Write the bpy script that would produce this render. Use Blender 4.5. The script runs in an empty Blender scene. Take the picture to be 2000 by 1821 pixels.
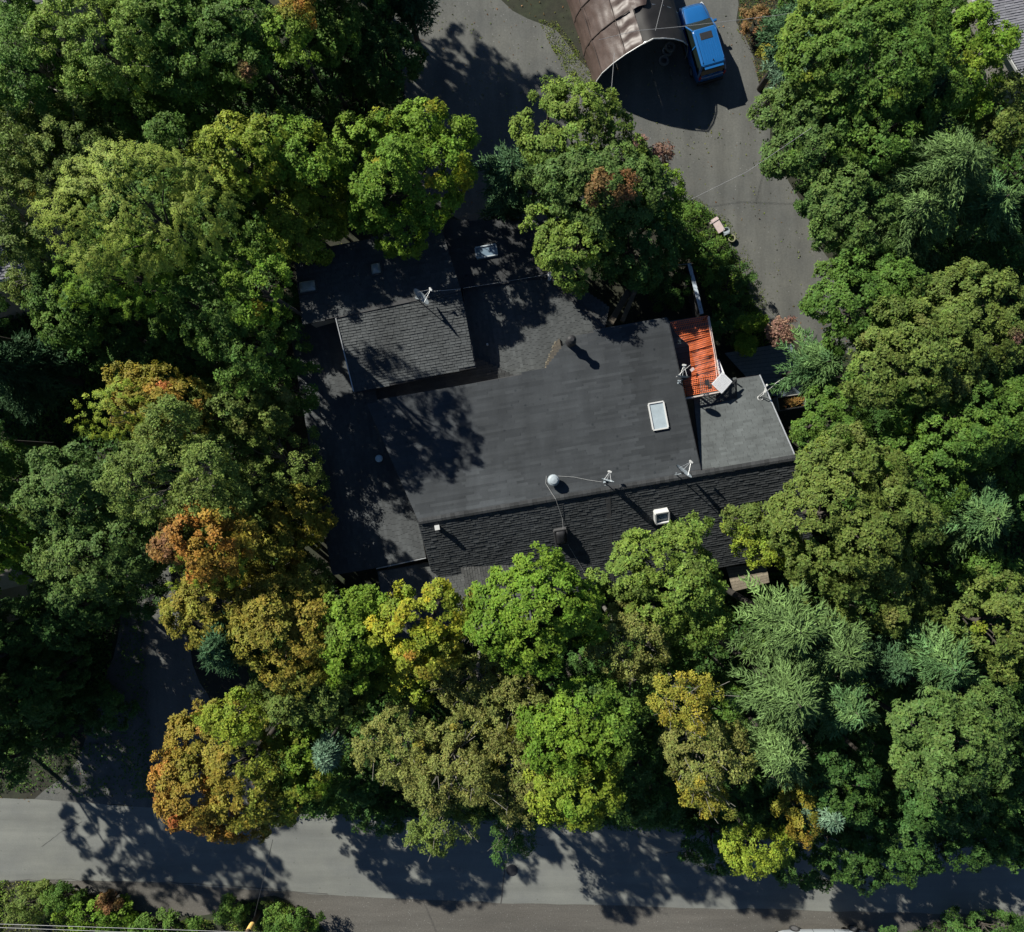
import bpy, math, random
import numpy as np
from math import radians, sin, cos, pi
from mathutils import Vector, Matrix

# ---------------------------------------------------------------- camera, sky, sun, exposure
CAM_H, FPX, CX, CY = 44.0, 1400.0, 1000.0, 910.5      # straight-down drone camera, 44 m up
scene = bpy.context.scene
cam_d = bpy.data.cameras.new('camera')
cam = bpy.data.objects.new('camera', cam_d)
scene.collection.objects.link(cam)
cam.location = (0, 0, CAM_H)
cam_d.sensor_fit = 'HORIZONTAL'
cam_d.sensor_width = 36
cam_d.lens = 36 * FPX / 2000
cam_d.clip_end = 2000
scene.camera = cam

SUN_EL, SUN_AZ = radians(33.5), radians(41)            # shadows run to the right and down
to_sun = Vector((-cos(SUN_AZ) * cos(SUN_EL), sin(SUN_AZ) * cos(SUN_EL), sin(SUN_EL)))
sun_d = bpy.data.lights.new('sun', 'SUN')
sun_d.energy = 5.0
sun_d.angle = radians(0.53)
sun_d.color = (1.0, 0.97, 0.87)
sun = bpy.data.objects.new('sun', sun_d)
scene.collection.objects.link(sun)
sun.rotation_euler = to_sun.to_track_quat('Z', 'Y').to_euler()
sun.location = (-30, 30, 40)
world = bpy.data.worlds.new('World')
scene.world = world
world.use_nodes = True
wn = world.node_tree
sky = wn.nodes.new('ShaderNodeTexSky')
sky.sky_type = 'NISHITA'
sky.sun_disc = False
sky.sun_elevation = SUN_EL
sky.sun_rotation = radians(-49)
sky.air_density = 0.8
sky.dust_density = 0.0
sky.ozone_density = 4.0
wn.links.new(sky.outputs[0], wn.nodes['Background'].inputs[0])
wn.nodes['Background'].inputs[1].default_value = 0.05
scene.view_settings.view_transform = 'Standard'
scene.view_settings.look = 'None'
scene.view_settings.gamma = 1
scene.view_settings.exposure = 0.75
scene.view_settings.use_curve_mapping = False
scene.render.engine = 'CYCLES'
scene.cycles.max_bounces = 5
scene.cycles.diffuse_bounces = 2
scene.cycles.transparent_max_bounces = 6

C = scene.collection


def G(px, py, z=0.0):
    """photo pixel -> world point at height z"""
    k = (CAM_H - z) / FPX
    return Vector(((px - CX) * k, (CY - py) * k, z))


# ---------------------------------------------------------------- helpers
def tag(o, label=None, cat=None, group=None, kind=None):
    if label: o['label'] = label
    if cat: o['category'] = cat
    if group: o['group'] = group
    if kind: o['kind'] = kind
    return o


def empty(name, loc=(0, 0, 0), rz=0.0, **kw):
    o = bpy.data.objects.new(name, None)
    C.objects.link(o)
    o.location = loc
    o.rotation_euler = (0, 0, rz)
    o.empty_display_size = 0.3
    return tag(o, **kw)


class MB:
    """collects simple shapes, then links them as one mesh object"""
    def __init__(s):
        s.v, s.f, s.c = [], [], []

    def add(s, verts, faces, col=None):
        b = len(s.v)
        s.v += [tuple(p) for p in verts]
        s.f += [tuple(i + b for i in f) for f in faces]
        s.c += [col or (1, 1, 1)] * len(faces)
        return s

    def box(s, c, size, rz=0.0, M=None, col=None, taper=1.0):
        hx, hy, hz = size[0] / 2, size[1] / 2, size[2] / 2
        P = []
        for z, t in ((-hz, 1), (hz, taper)):
            for x, y in ((-hx, -hy), (hx, -hy), (hx, hy), (-hx, hy)):
                P.append(Vector((x * t, y * t, z)))
        R = M if M is not None else Matrix.Rotation(rz, 3, 'Z')
        P = [R @ p + Vector(c) for p in P]
        return s.add(P, [(0, 3, 2, 1), (4, 5, 6, 7), (0, 1, 5, 4), (1, 2, 6, 5), (2, 3, 7, 6), (3, 0, 4, 7)], col)

    def bar(s, a, b, w, h=None, col=None):
        a, b = Vector(a), Vector(b)
        h = h or w
        d = b - a
        q = d.to_track_quat('X', 'Z').to_matrix()
        return s.box((a + b) / 2, (d.length, w, h), M=q, col=col)

    def tube(s, pts, r, n=6, col=None, caps=True):
        pts = [Vector(p) for p in pts]
        rr = r if isinstance(r, (list, tuple)) else [r] * len(pts)
        V, F = [], []
        ref = Vector((0.13, 0.31, 0.94))
        for i, p in enumerate(pts):
            d = (pts[min(i + 1, len(pts) - 1)] - pts[max(i - 1, 0)]).normalized()
            if abs(d.dot(ref)) > .95: ref = Vector((1, 0.2, 0))
            a = d.cross(ref).normalized()
            b = d.cross(a)
            for k in range(n):
                t = 2 * pi * k / n
                V.append(p + (a * cos(t) + b * sin(t)) * rr[i])
        for i in range(len(pts) - 1):
            for k in range(n):
                k2 = (k + 1) % n
                F.append((i * n + k, i * n + k2, (i + 1) * n + k2, (i + 1) * n + k))
        if caps:
            F.append(tuple(range(n - 1, -1, -1)))
            F.append(tuple((len(pts) - 1) * n + k for k in range(n)))
        return s.add(V, F, col)

    def lathe(s, c, prof, n=16, M=None, col=None):
        c = Vector(c)
        V, F = [], []
        for r, z in prof:
            for k in range(n):
                t = 2 * pi * k / n
                p = Vector((r * cos(t), r * sin(t), z))
                V.append((M @ p if M is not None else p) + c)
        for i in range(len(prof) - 1):
            for k in range(n):
                k2 = (k + 1) % n
                F.append((i * n + k, i * n + k2, (i + 1) * n + k2, (i + 1) * n + k))
        F.append(tuple(range(n - 1, -1, -1)))
        F.append(tuple((len(prof) - 1) * n + k for k in range(n)))
        return s.add(V, F, col)

    def build(s, name, mat, parent=None, bevel=0.0, smooth=False, **kw):
        me = bpy.data.meshes.new(name)
        me.from_pydata(s.v, [], s.f)
        if any(c != (1, 1, 1) for c in s.c):
            at = me.attributes.new('tint', 'FLOAT_COLOR', 'FACE')
            at.data.foreach_set('color', np.array([(c[0], c[1], c[2], 1) for c in s.c], dtype=np.float32).ravel())
        if smooth: me.shade_smooth()
        me.materials.append(mat)
        o = bpy.data.objects.new(name, me)
        C.objects.link(o)
        if parent is not None: o.parent = parent
        if bevel:
            m = o.modifiers.new('bevel', 'BEVEL')
            m.width = bevel
            m.segments = 2
            m.limit_method = 'ANGLE'
        return tag(o, **kw)


def np_mesh(name, V, mat, cols, parent=None, nper=3, **kw):
    """V: (N*nper,3) vertices of N separate n-gons, cols: (N,3)"""
    n = len(V) // nper
    me = bpy.data.meshes.new(name)
    me.vertices.add(n * nper)
    me.vertices.foreach_set('co', V.astype(np.float32).ravel())
    me.loops.add(n * nper)
    me.loops.foreach_set('vertex_index', np.arange(n * nper, dtype=np.int32))
    me.polygons.add(n)
    me.polygons.foreach_set('loop_start', np.arange(0, n * nper, nper, dtype=np.int32))
    me.update(calc_edges=True)
    at = me.attributes.new('tint', 'FLOAT_COLOR', 'FACE')
    c4 = np.ones((n, 4), dtype=np.float32)
    c4[:, :3] = cols
    at.data.foreach_set('color', c4.ravel())
    me.materials.append(mat)
    o = bpy.data.objects.new(name, me)
    C.objects.link(o)
    if parent is not None: o.parent = parent
    return tag(o, **kw)


# ---------------------------------------------------------------- materials
def mat(name, col=(.5, .5, .5), rough=.8, metal=0.0, noise=0.0, nscale=8.0, attr=False, spec=.5, bump=0.0,
        col2=None, ramp=(.42, .62), n2scale=1.2, coat=0.0, trans=0.0, bscale=None, detail=8.0, speck=None, streak=None):
    m = bpy.data.materials.new(name)
    m.use_nodes = True
    nt = m.node_tree
    N, L = nt.nodes, nt.links
    b = N['Principled BSDF']
    b.inputs['Roughness'].default_value = rough
    b.inputs['Metallic'].default_value = metal
    b.inputs['Specular IOR Level'].default_value = spec
    b.inputs['Coat Weight'].default_value = coat
    b.inputs['Coat Roughness'].default_value = .04
    tc = N.new('ShaderNodeTexCoord')
    rgb = N.new('ShaderNodeRGB')
    rgb.outputs[0].default_value = (*col, 1)
    out = rgb.outputs[0]
    if attr:
        a = N.new('ShaderNodeAttribute')
        a.attribute_name = 'tint'
        mx = N.new('ShaderNodeMix'); mx.data_type = 'RGBA'; mx.blend_type = 'MULTIPLY'
        mx.inputs[0].default_value = 1
        L.new(out, mx.inputs[6]); L.new(a.outputs['Color'], mx.inputs[7])
        out = mx.outputs[2]
    if col2 is not None:
        n2 = N.new('ShaderNodeTexNoise'); n2.inputs['Scale'].default_value = n2scale
        n2.inputs['Detail'].default_value = 10; n2.inputs['Roughness'].default_value = .62
        L.new(tc.outputs['Object'], n2.inputs['Vector'])
        r2 = N.new('ShaderNodeMapRange'); r2.inputs[1].default_value, r2.inputs[2].default_value = ramp
        L.new(n2.outputs[0], r2.inputs[0])
        mx = N.new('ShaderNodeMix'); mx.data_type = 'RGBA'
        L.new(r2.outputs[0], mx.inputs[0]); L.new(out, mx.inputs[6]); mx.inputs[7].default_value = (*col2, 1)
        out = mx.outputs[2]
    if noise:
        n1 = N.new('ShaderNodeTexNoise'); n1.inputs['Scale'].default_value = nscale
        n1.inputs['Detail'].default_value = detail; n1.inputs['Roughness'].default_value = .7
        L.new(tc.outputs['Object'], n1.inputs['Vector'])
        r1 = N.new('ShaderNodeMapRange')
        r1.inputs[1].default_value, r1.inputs[2].default_value = .3, .7
        r1.inputs[3].default_value, r1.inputs[4].default_value = 1 - noise, 1 + noise
        L.new(n1.outputs[0], r1.inputs[0])
        vm = N.new('ShaderNodeVectorMath'); vm.operation = 'SCALE'
        L.new(out, vm.inputs[0]); L.new(r1.outputs[0], vm.inputs['Scale'])
        out = vm.outputs[0]
    if streak:                       # broad worn bands that run along one direction
        mp = N.new('ShaderNodeMapping'); mp.inputs['Rotation'].default_value = (0, 0, streak[0]); mp.inputs['Scale'].default_value = (streak[1], streak[2], 1)
        L.new(tc.outputs['Object'], mp.inputs['Vector'])
        n4 = N.new('ShaderNodeTexNoise'); n4.inputs['Scale'].default_value = 1; n4.inputs['Detail'].default_value = 7; n4.inputs['Roughness'].default_value = .6
        L.new(mp.outputs[0], n4.inputs['Vector'])
        r4 = N.new('ShaderNodeMapRange'); r4.inputs[1].default_value, r4.inputs[2].default_value = .34, .66
        r4.inputs[3].default_value, r4.inputs[4].default_value = 1 - streak[3], 1 + streak[3]
        L.new(n4.outputs[0], r4.inputs[0])
        v4 = N.new('ShaderNodeVectorMath'); v4.operation = 'SCALE'
        L.new(out, v4.inputs[0]); L.new(r4.outputs[0], v4.inputs['Scale'])
        out = v4.outputs[0]
    if speck:                        # scattered loose stones or grit
        vo = N.new('ShaderNodeTexVoronoi'); vo.inputs['Scale'].default_value = speck[0]
        L.new(tc.outputs['Object'], vo.inputs['Vector'])
        r5 = N.new('ShaderNodeMapRange'); r5.inputs[1].default_value, r5.inputs[2].default_value = .10, .20
        r5.inputs[3].default_value, r5.inputs[4].default_value = speck[1], 0.0
        L.new(vo.outputs['Distance'], r5.inputs[0])
        w5 = N.new('ShaderNodeTexWhiteNoise'); L.new(vo.outputs['Position'], w5.inputs['Vector'])
        p5 = N.new('ShaderNodeMath'); p5.operation = 'GREATER_THAN'; p5.inputs[1].default_value = speck[2]; L.new(w5.outputs['Value'], p5.inputs[0])
        q5 = N.new('ShaderNodeMath'); q5.operation = 'MULTIPLY'; L.new(r5.outputs[0], q5.inputs[0]); L.new(p5.outputs[0], q5.inputs[1])
        a5 = N.new('ShaderNodeVectorMath'); a5.operation = 'ADD'
        L.new(out, a5.inputs[0]); L.new(q5.outputs[0], a5.inputs[1])
        out = a5.outputs[0]
    L.new(out, b.inputs['Base Color'])
    if bump:
        n3 = N.new('ShaderNodeTexNoise'); n3.inputs['Scale'].default_value = bscale or nscale * 3
        n3.inputs['Detail'].default_value = 6
        L.new(tc.outputs['Object'], n3.inputs['Vector'])
        bp = N.new('ShaderNodeBump'); bp.inputs['Strength'].default_value = bump; bp.inputs['Distance'].default_value = .02
        L.new(n3.outputs[0], bp.inputs['Height']); L.new(bp.outputs[0], b.inputs['Normal'])
    if trans:
        t = N.new('ShaderNodeBsdfTranslucent')
        L.new(out, t.inputs['Color'])
        ms = N.new('ShaderNodeMixShader'); ms.inputs[0].default_value = trans
        L.new(b.outputs[0], ms.inputs[1]); L.new(t.outputs[0], ms.inputs[2])
        L.new(ms.outputs[0], N['Material Output'].inputs['Surface'])
    return m


M = dict(
    leaf=mat('leaf', (1.24, 1.29, 1.06), .62, attr=True, spec=.16, trans=.27, noise=.2, nscale=2),
    needle=mat('needle', (1.2, 1.3, 1.15), .7, attr=True, spec=.15, trans=.12, noise=.15, nscale=3),
    bark=mat('bark', (.045, .037, .030), .9, noise=.4, nscale=6, bump=.5),
    pale_bark=mat('pale_bark', (.15, .14, .12), .85, noise=.4, nscale=5),
    soil=mat('soil', (.020, .019, .012), .95, noise=.45, nscale=2.5, col2=(.022, .030, .012), n2scale=.25, bump=.6, bscale=9),
    asphalt=mat('asphalt', (.100, .100, .090), .9, noise=.18, nscale=9, col2=(.072, .074, .070), n2scale=.34, ramp=(.36, .66), bump=.5, bscale=40, speck=(5.5, .09, .90), streak=(1.05, 1.1, .12, .16)),
    road=mat('road_asphalt', (.156, .160, .144), .9, noise=.10, nscale=14, col2=(.128, .132, .124), n2scale=.5, ramp=(.36, .66), bump=.4, bscale=50, speck=(4, -.05, .9), streak=(.02, .08, .9, .14)),
    gravel=mat('gravel', (.086, .08, .07), .95, noise=.3, nscale=12, col2=(.085, .078, .068), n2scale=.5, bump=.7, bscale=25, speck=(7, .10, .6), streak=(.02, .12, .9, .2)),
    crack=mat('crack_sealant', (.055, .052, .05), .9, noise=.3, nscale=10),
    shingle=mat('shingle', (.55, .57, .58), .92, attr=True, spec=.25, noise=.14, nscale=22, streak=(.17, .9, .25, .17), speck=(2.2, -.02, .8)),
    felt=mat('roof_felt', (.05, .05, .052), .9, noise=.25, nscale=5),
    wall=mat('house_wall', (.30, .28, .25), .85, noise=.12, nscale=4),
    white=mat('white_paint', (.50, .50, .49), .45, noise=.08, nscale=9),
    metal=mat('galvanised_metal', (.55, .56, .57), .42, metal=.7, noise=.15, nscale=8),
    dish=mat('dish_grey', (.30, .34, .37), .5, noise=.08, nscale=9),
    dark=mat('dark_plastic', (.02, .02, .022), .5, noise=.2, nscale=9),
    glass=mat('skylight_glass', (.13, .18, .23), .08, spec=.8, noise=.1, nscale=3),
    dome=mat('skylight_dome', (.22, .25, .25), .2, spec=.7, noise=.15, nscale=4),
    cable=mat('grey_cable', (.40, .40, .40), .6, noise=.1),
    wire=mat('power_cable', (.25, .25, .26), .5, noise=.1),
    net=mat('orange_net', (.74, .16, .045), .5, noise=.25, nscale=5, trans=.25),
    lattice=mat('white_lattice', (.68, .68, .70), .5, noise=.05),
    wood=mat('weathered_wood', (.20, .165, .125), .85, attr=True, noise=.3, nscale=9),
    bluewood=mat('peeling_blue_wood', (.42, .48, .55), .7, noise=.1, nscale=8, col2=(.06, .06, .065), n2scale=7, ramp=(.57, .6)),
    blue=mat('blue_car_paint', (.008, .090, .27), .28, coat=.9, noise=.04, nscale=3),
    navy=mat('silver_car_paint', (.35, .38, .41), .3, coat=.9, noise=.03),
    carglass=mat('car_glass', (.008, .013, .012), .08, spec=.5, noise=.1, nscale=2),
    tyre=mat('tyre_rubber', (.025, .025, .026), .85, noise=.2),
    rim=mat('wheel_rim', (.4, .4, .42), .35, metal=.8, noise=.05),
    trim=mat('black_trim', (.015, .015, .017), .5, noise=.1),
    lamp_red=mat('tail_lamp', (.35, .02, .015), .2, noise=.05),
    lamp_clear=mat('head_lamp', (.6, .62, .64), .12, noise=.05),
    tarp=mat('brown_tarp', (.070, .047, .040), .5, noise=.22, nscale=2.2, bump=1.0, bscale=2.4, spec=.5),
    pole=mat('utility_pole_wood', (.12, .085, .06), .9, noise=.35, nscale=8),
    tagm=mat('yellow_pole_band', (.85, .55, .18), .6, noise=.05),
    pink=mat('pink_white_board', (.45, .36, .35), .6, noise=.12, nscale=7),
    concrete=mat('concrete', (.24, .235, .22), .9, noise=.15, nscale=6),
    nroof=mat('neighbour_roofing', (.16, .16, .18), .9, attr=True, noise=.15, nscale=8),
    bluegrey=mat('blue_grey_deck', (.10, .13, .15), .8, attr=True, noise=.2, nscale=6),
)

# ---------------------------------------------------------------- ground, drives and road
def sheet(name, poly, z, m, sub=None, kind='structure'):
    b = MB()
    b.add([G(x, y, 0).xy.to_3d() + Vector((0, 0, z)) for x, y in poly], [tuple(range(len(poly)))])
    return b.build(name, m, None, kind=kind)


def wob(pts, amp, step, seed):
    """densify a pixel outline with an uneven edge"""
    r = random.Random(seed)
    out = []
    n = len(pts)
    for i in range(n):
        a, b = pts[i], pts[(i + 1) % n]
        L = math.dist(a, b)
        k = max(1, int(L / step))
        for j in range(k):
            t = j / k
            out.append((a[0] + (b[0] - a[0]) * t + r.uniform(-amp, amp), a[1] + (b[1] - a[1]) * t + r.uniform(-amp, amp)))
    return out


g = MB()
g.add([(-220, -220, 0), (220, -220, 0), (220, 220, 0), (-220, 220, 0)], [(0, 1, 2, 3)])
g.build('ground', M['soil'], kind='structure')

verge = wob([(-900, 1722), (0, 1722), (105, 1716), (330, 1722), (640, 1745), (1000, 1762), (1400, 1772), (2000, 1786), (2900, 1795),
             (2900, 1850), (2000, 1836), (1830, 1800), (1700, 1850), (1480, 1990), (600, 1990), (640, 1821), (600, 1780), (540, 1752),
             (470, 1760), (400, 1790), (300, 1790), (170, 1745), (80, 1722)], 3, 20, 3)
sheet('gravel_shoulder', verge, .004, M['gravel'])
road = wob([(-900, 1555), (0, 1558), (320, 1578), (700, 1592), (1100, 1606), (1400, 1622), (2000, 1640), (2900, 1660),
            (2900, 1812), (2000, 1788), (1400, 1774), (1000, 1764), (640, 1748), (330, 1725), (105, 1719), (0, 1724), (-900, 1730)], 1.5, 30, 4)
sheet('road', road, .012, M['road'])
drive = wob([(250, 1100), (330, 1100), (380, 1300), (440, 1450), (540, 1592), (60, 1566), (150, 1490), (190, 1380), (230, 1250)], 4, 30, 5)
sheet('side_lane', drive, .008, M['asphalt'])
yard = wob([(560, -300), (900, -60), (1000, 20), (1085, 60), (1130, 120), (1170, 150), (1250, -60), (1300, -400), (1440, -400), (1440, 40), (1470, 110),
            (1500, 220), (1510, 300), (1560, 380), (1640, 560), (1700, 700), (1500, 660), (1470, 600), (1445, 520), (1410, 440),
            (1345, 392), (1200, 400), (1000, 450), (900, 430), (820, 380), (790, 200), (780, 60)], 4, 26, 6)
sheet('driveway', yard, .016, M['asphalt'])


def streak(name, pts, w, m, z, seed=0):
    r = random.Random(seed)
    b = MB()
    P = [G(x, y, 0) for x, y in pts]
    Q = []
    for i in range(len(P) - 1):
        for k in range(6):
            p = P[i].lerp(P[i + 1], k / 6)
            Q.append(p + Vector((r.uniform(-.05, .05), r.uniform(-.05, .05), 0)))
    Q.append(P[-1])
    V, F = [], []
    for i, p in enumerate(Q):
        d = (Q[min(i + 1, len(Q) - 1)] - Q[max(i - 1, 0)]).normalized()
        s = Vector((-d.y, d.x, 0)) * w * r.uniform(.4, 1.2)
        V += [p + s + Vector((0, 0, z)), p - s + Vector((0, 0, z))]
        if i: F.append((2 * i - 2, 2 * i - 1, 2 * i + 1, 2 * i))
    b.add(V, F)
    return b.build(name, m, None, kind='structure')


streak('road_crack', [(0, 1721), (110, 1717), (200, 1721), (330, 1723), (480, 1733), (640, 1746)], .022, M['crack'], .02, 1)
streak('road_crack', [(80, 1655), (115, 1628), (160, 1605)], .015, M['crack'], .02, 2)
streak('road_crack', [(975, 1640), (985, 1700), (978, 1765)], .03, M['crack'], .02, 3)
streak('road_crack', [(1300, 1665), (1420, 1650), (1560, 1668)], .02, M['crack'], .02, 4)

# manhole in the road
mh = MB(); mh.lathe(G(1000, 1700, .02), [(.36, 0), (.36, .012), (.33, .016), (.05, .018)], 20)
mh.build('manhole_cover', M['trim'], label='round dark manhole cover set in the shaded road', cat='manhole')

# ---------------------------------------------------------------- the house
UA = math.atan2(127, 737)
U = Vector((cos(UA), sin(UA), 0)); NN = Vector((-sin(UA), cos(UA), 0))


class Plane:
    """z = z0 + g.(p - p0)"""
    def __init__(s, px, py, z0, gu=0.0, gn=0.0):
        s.p0 = G(px, py, z0); s.z0 = z0
        gv = U * gu + NN * gn
        s.g = (gv.x, gv.y)

    def z(s, x, y):
        return s.z0 + s.g[0] * (x - s.p0.x) + s.g[1] * (y - s.p0.y)

    def hit(s, px, py):
        a, b = (px - CX) / FPX, (CY - py) / FPX
        gx, gy = s.g
        z = (s.z0 - gx * s.p0.x - gy * s.p0.y + CAM_H * (gx * a + gy * b)) / (1 + gx * a + gy * b)
        return G(px, py, z)


house = empty('house', (0, 0, 0), label='large dark shingled multi-wing house in the middle of the trees', cat='house')
rr = random.Random(11)


def roof(plane, poly_px, across='U', tab=.30, expo=.145, base=(.085, .087, .092), var=.12, fn=None, thick=.16, wall_inset=.3, seed=1, lift=.034, gap=.008,
         wall=True, parent=None, m='shingle'):
    """a roof slab with its walls below and courses of raised shingle tabs on top"""
    par = parent or house
    P = [plane.hit(*p) for p in poly_px]
    r = random.Random(seed)
    nrm = Vector((-plane.g[0], -plane.g[1], 1)).normalized()
    b = MB()
    n = len(P)
    b.add([p - nrm * .006 for p in P] + [p - Vector((0, 0, thick)) for p in P],
          [tuple(range(n)), tuple(range(2 * n - 1, n - 1, -1))] + [(i, (i + 1) % n, (i + 1) % n + n, i + n) for i in range(n)])
    slab = b.build('roof', M['felt'], par)
    if wall:
        c = sum(P, Vector()) / n
        W = []
        for p in P:
            d = (c - p); d.z = 0
            q = p + d.normalized() * wall_inset
            W.append(Vector((q.x, q.y, plane.z(q.x, q.y) - thick + .02)))
        w = MB()
        w.add([(q.x, q.y, -.1) for q in W] + W, [(i, (i + 1) % n, (i + 1) % n + n, i + n) for i in range(n)])
        w.build('wall', M['wall'], par)
    # axes in the plane
    a = U if across == 'U' else NN
    a = (a - nrm * a.dot(nrm)).normalized()
    up = nrm.cross(a).normalized()
    gz = Vector((plane.g[0], plane.g[1], plane.g[0] ** 2 + plane.g[1] ** 2))
    if gz.dot(up) < 0: up = -up
    if across == 'U' and gz.length < 1e-6: up = -NN
    o = P[0]
    q2 = [((p - o).dot(a), (p - o).dot(up)) for p in P]
    vmin, vmax = min(q[1] for q in q2), max(q[1] for q in q2)
    V, F, Cc = [], [], []
    v = vmin
    row = 0
    while v < vmax:
        vm = min(v + expo * .5, vmax - 1e-4)
        rowk = r.uniform(-.05, .05)
        xs = []
        for i in range(n):
            (u1, v1), (u2, v2) = q2[i], q2[(i + 1) % n]
            if (v1 - vm) * (v2 - vm) < 0:
                xs.append(u1 + (u2 - u1) * (vm - v1) / (v2 - v1))
        xs.sort()
        for k in range(0, len(xs) - 1, 2):
            u = xs[k] - r.uniform(0, tab)
            while u < xs[k + 1]:
                w_ = tab * r.uniform(.75, 1.3)
                ua, ub = max(u, xs[k]) + gap, min(u + w_, xs[k + 1]) - gap
                u += w_
                if ub - ua < .03: continue
                lo = lift * r.uniform(.6, 1.35)
                va, vb = v + r.uniform(-.006, .006), min(v + expo + .006, vmax)
                pts = []
                for uu, vv, h in ((ua, va, lo), (ub, va, lo), (ub, vb, .004), (ua, vb, .004), (ua, va, 0), (ub, va, 0), (ub, vb, 0), (ua, vb, 0)):
                    pts.append(o + a * uu + up * vv + nrm * h)
                bi = len(V)
                V += pts
                F += [(bi, bi + 1, bi + 2, bi + 3), (bi + 4, bi + 5, bi + 1, bi), (bi + 5, bi + 6, bi + 2, bi + 1), (bi + 7, bi + 4, bi, bi + 3)]
                k_ = 1 + r.uniform(-var, var) + r.uniform(-var, var) * .6 + rowk
                col = [base[0] * k_, base[1] * k_, base[2] * k_]
                if fn:
                    pc = pts[0]
                    kk = (CAM_H - pc.z) / FPX
                    col = fn(col, pc.x / kk + CX, CY - pc.y / kk, r)
                Cc += [tuple(col)] * 4
        v += expo
        row += 1
    sb = MB(); sb.v = V; sb.f = F; sb.c = Cc
    # make all shingle tops face outwards
    t = sb.f[0]; p = [Vector(V[i]) for i in t]
    if (p[1] - p[0]).cross(p[2] - p[1]).dot(nrm) < 0:
        sb.f = [tuple(reversed(f)) for f in sb.f]
    sb.build('shingles', M[m], slab, kind='stuff')
    return slab


from mathutils import noise as mnoise


def fbm(x, y, s=1.0):
    return mnoise.noise(Vector((x * s, y * s, 3.1))) + .5 * mnoise.noise(Vector((x * s * 2.3, y * s * 2.3, 9.1))) + .25 * mnoise.noise(Vector((x * s * 5, y * s * 5, 1.1)))


def main_fn(col, px, py, r):
    k = 1.0
    # smoother, darker replaced roofing on the right half, with an uneven lower edge
    f = fbm(px, py, .022)
    if px > 1215 + (py - 750) * .12 + 10 * f and py > 640 and py < 893 + 28 * f:
        k *= .80
    # paler newer shingles along the ridge
    lim = 900 + 38 * (px > 905) * 0
    if 895 < px < 1015 and py > 895 + max(0, (px - 925)) * .55 + 4 * f:
        k *= 1.22 * (1 + r.uniform(-.12, .12))
    if py > 1020 - (px - 818) * .172 - 24: k *= 1.16
    k *= 1 + .07 * fbm(px, py, .008)
    if 600 < px < 1090 and py < 750 and f > .35: k *= 1.05
    return [c * k for c in col]


RIDGE_Z = 6.5
pl_main = Plane(1100, 971, RIDGE_Z, gn=-.075)
pl_south = Plane(1100, 971, RIDGE_Z, gn=.60)
pl_right = Plane(1460, 909, RIDGE_Z - .02, gn=-.40)
pl_w1s = Plane(770, 592, 6.35, gn=.13)
pl_w1n = Plane(770, 592, 6.35, gn=-.16)
pl_A = Plane(950, 690, 4.55, gu=.16)
pl_B = Plane(1120, 590, 5.36, gu=-.20, gn=-.16)
pl_N = Plane(990, 553, 4.95, gn=-.16)
pl_W3 = Plane(820, 900, 5.1, gu=.11)
pl_P1 = Plane(850, 1100, 4.55, gn=.04)

M1 = [(716, 788), (970, 740), (1064, 721), (1110, 662), (1180, 641), (1303, 622), (1369, 919), (818, 1020)]
roof(pl_main, M1, base=(.090, .095, .102), var=.05, fn=main_fn, seed=2, thick=.22, lift=.034, gap=.001, tab=.9)
roof(pl_south, [(816, 1021), (1556, 894), (1592, 1074), (1420, 1104), (1150, 1152), (950, 1186), (842, 1116)], base=(.10, .104, .108), var=.13, seed=3, lift=.028, expo=.15)


def right_fn(col, px, py, r):
    k = 1 + .16 * mnoise.noise(Vector((px * .045, py * .11, 0)))
    return [c * k for c in col]


roof(pl_right, [(1352, 752), (1483, 733), (1553, 893), (1369, 919)], base=(.150, .158, .157), var=.10, tab=.5, fn=right_fn, seed=4, lift=.014)


def w1_fn(col, px, py, r):
    k = 1 + .12 * fbm(px, py, .01)
    return [c * k for c in col]


roof(pl_w1s, [(655, 620), (812, 584), (900, 566), (907, 600), (928, 716), (692, 766)], base=(.112, .116, .118), var=.10, fn=w1_fn, seed=5, thick=.3)
roof(pl_w1n, [(575, 500), (640, 482), (860, 440), (900, 566), (812, 584), (655, 620), (590, 634)], base=(.112, .116, .118), var=.10, fn=w1_fn, seed=6, thick=.3)
roof(Plane(800, 745, 4.75), [(684, 762), (800, 738), (935, 700), (1006, 735), (980, 745), (716, 795)], base=(.09, .09, .09), seed=21)
roof(pl_A, [(905, 560), (1070, 545), (1180, 641), (1110, 662), (1064, 721), (1000, 737), (905, 757)], across='N', base=(.118, .122, .122), var=.08, seed=7)
roof(pl_B, [(1070, 545), (1115, 549), (1190, 600), (1182, 641)], base=(.11, .11, .11), var=.08, seed=8)
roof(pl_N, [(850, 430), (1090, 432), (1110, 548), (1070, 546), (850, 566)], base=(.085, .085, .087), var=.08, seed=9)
roof(pl_W3, [(565, 640), (690, 615), (740, 790), (818, 1020), (832, 1088), (735, 1110), (650, 1124)], across='N', base=(.118, .122, .125), var=.10, fn=w1_fn, seed=10, lift=.014)
roof(pl_P1, [(737, 1116), (895, 1088), (1010, 1070), (1040, 1210), (760, 1250)], base=(.155, .155, .152), var=.09, seed=12, lift=.012)
pl_P2 = Plane(900, 1110, 4.75, gu=-.08)
roof(pl_P2, [(893, 1072), (985, 1072), (1010, 1200), (925, 1210)], across='N', base=(.12, .118, .115), var=.16, seed=13, lift=.02)

# ridge caps, verge flashings and gutters
def strip(name, m, pts, w, h, parent=house, col=None):
    b = MB()
    for p, q in zip(pts, pts[1:]): b.bar(p, q, w, h, col=col)
    return b.build(name, m, parent)


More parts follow.
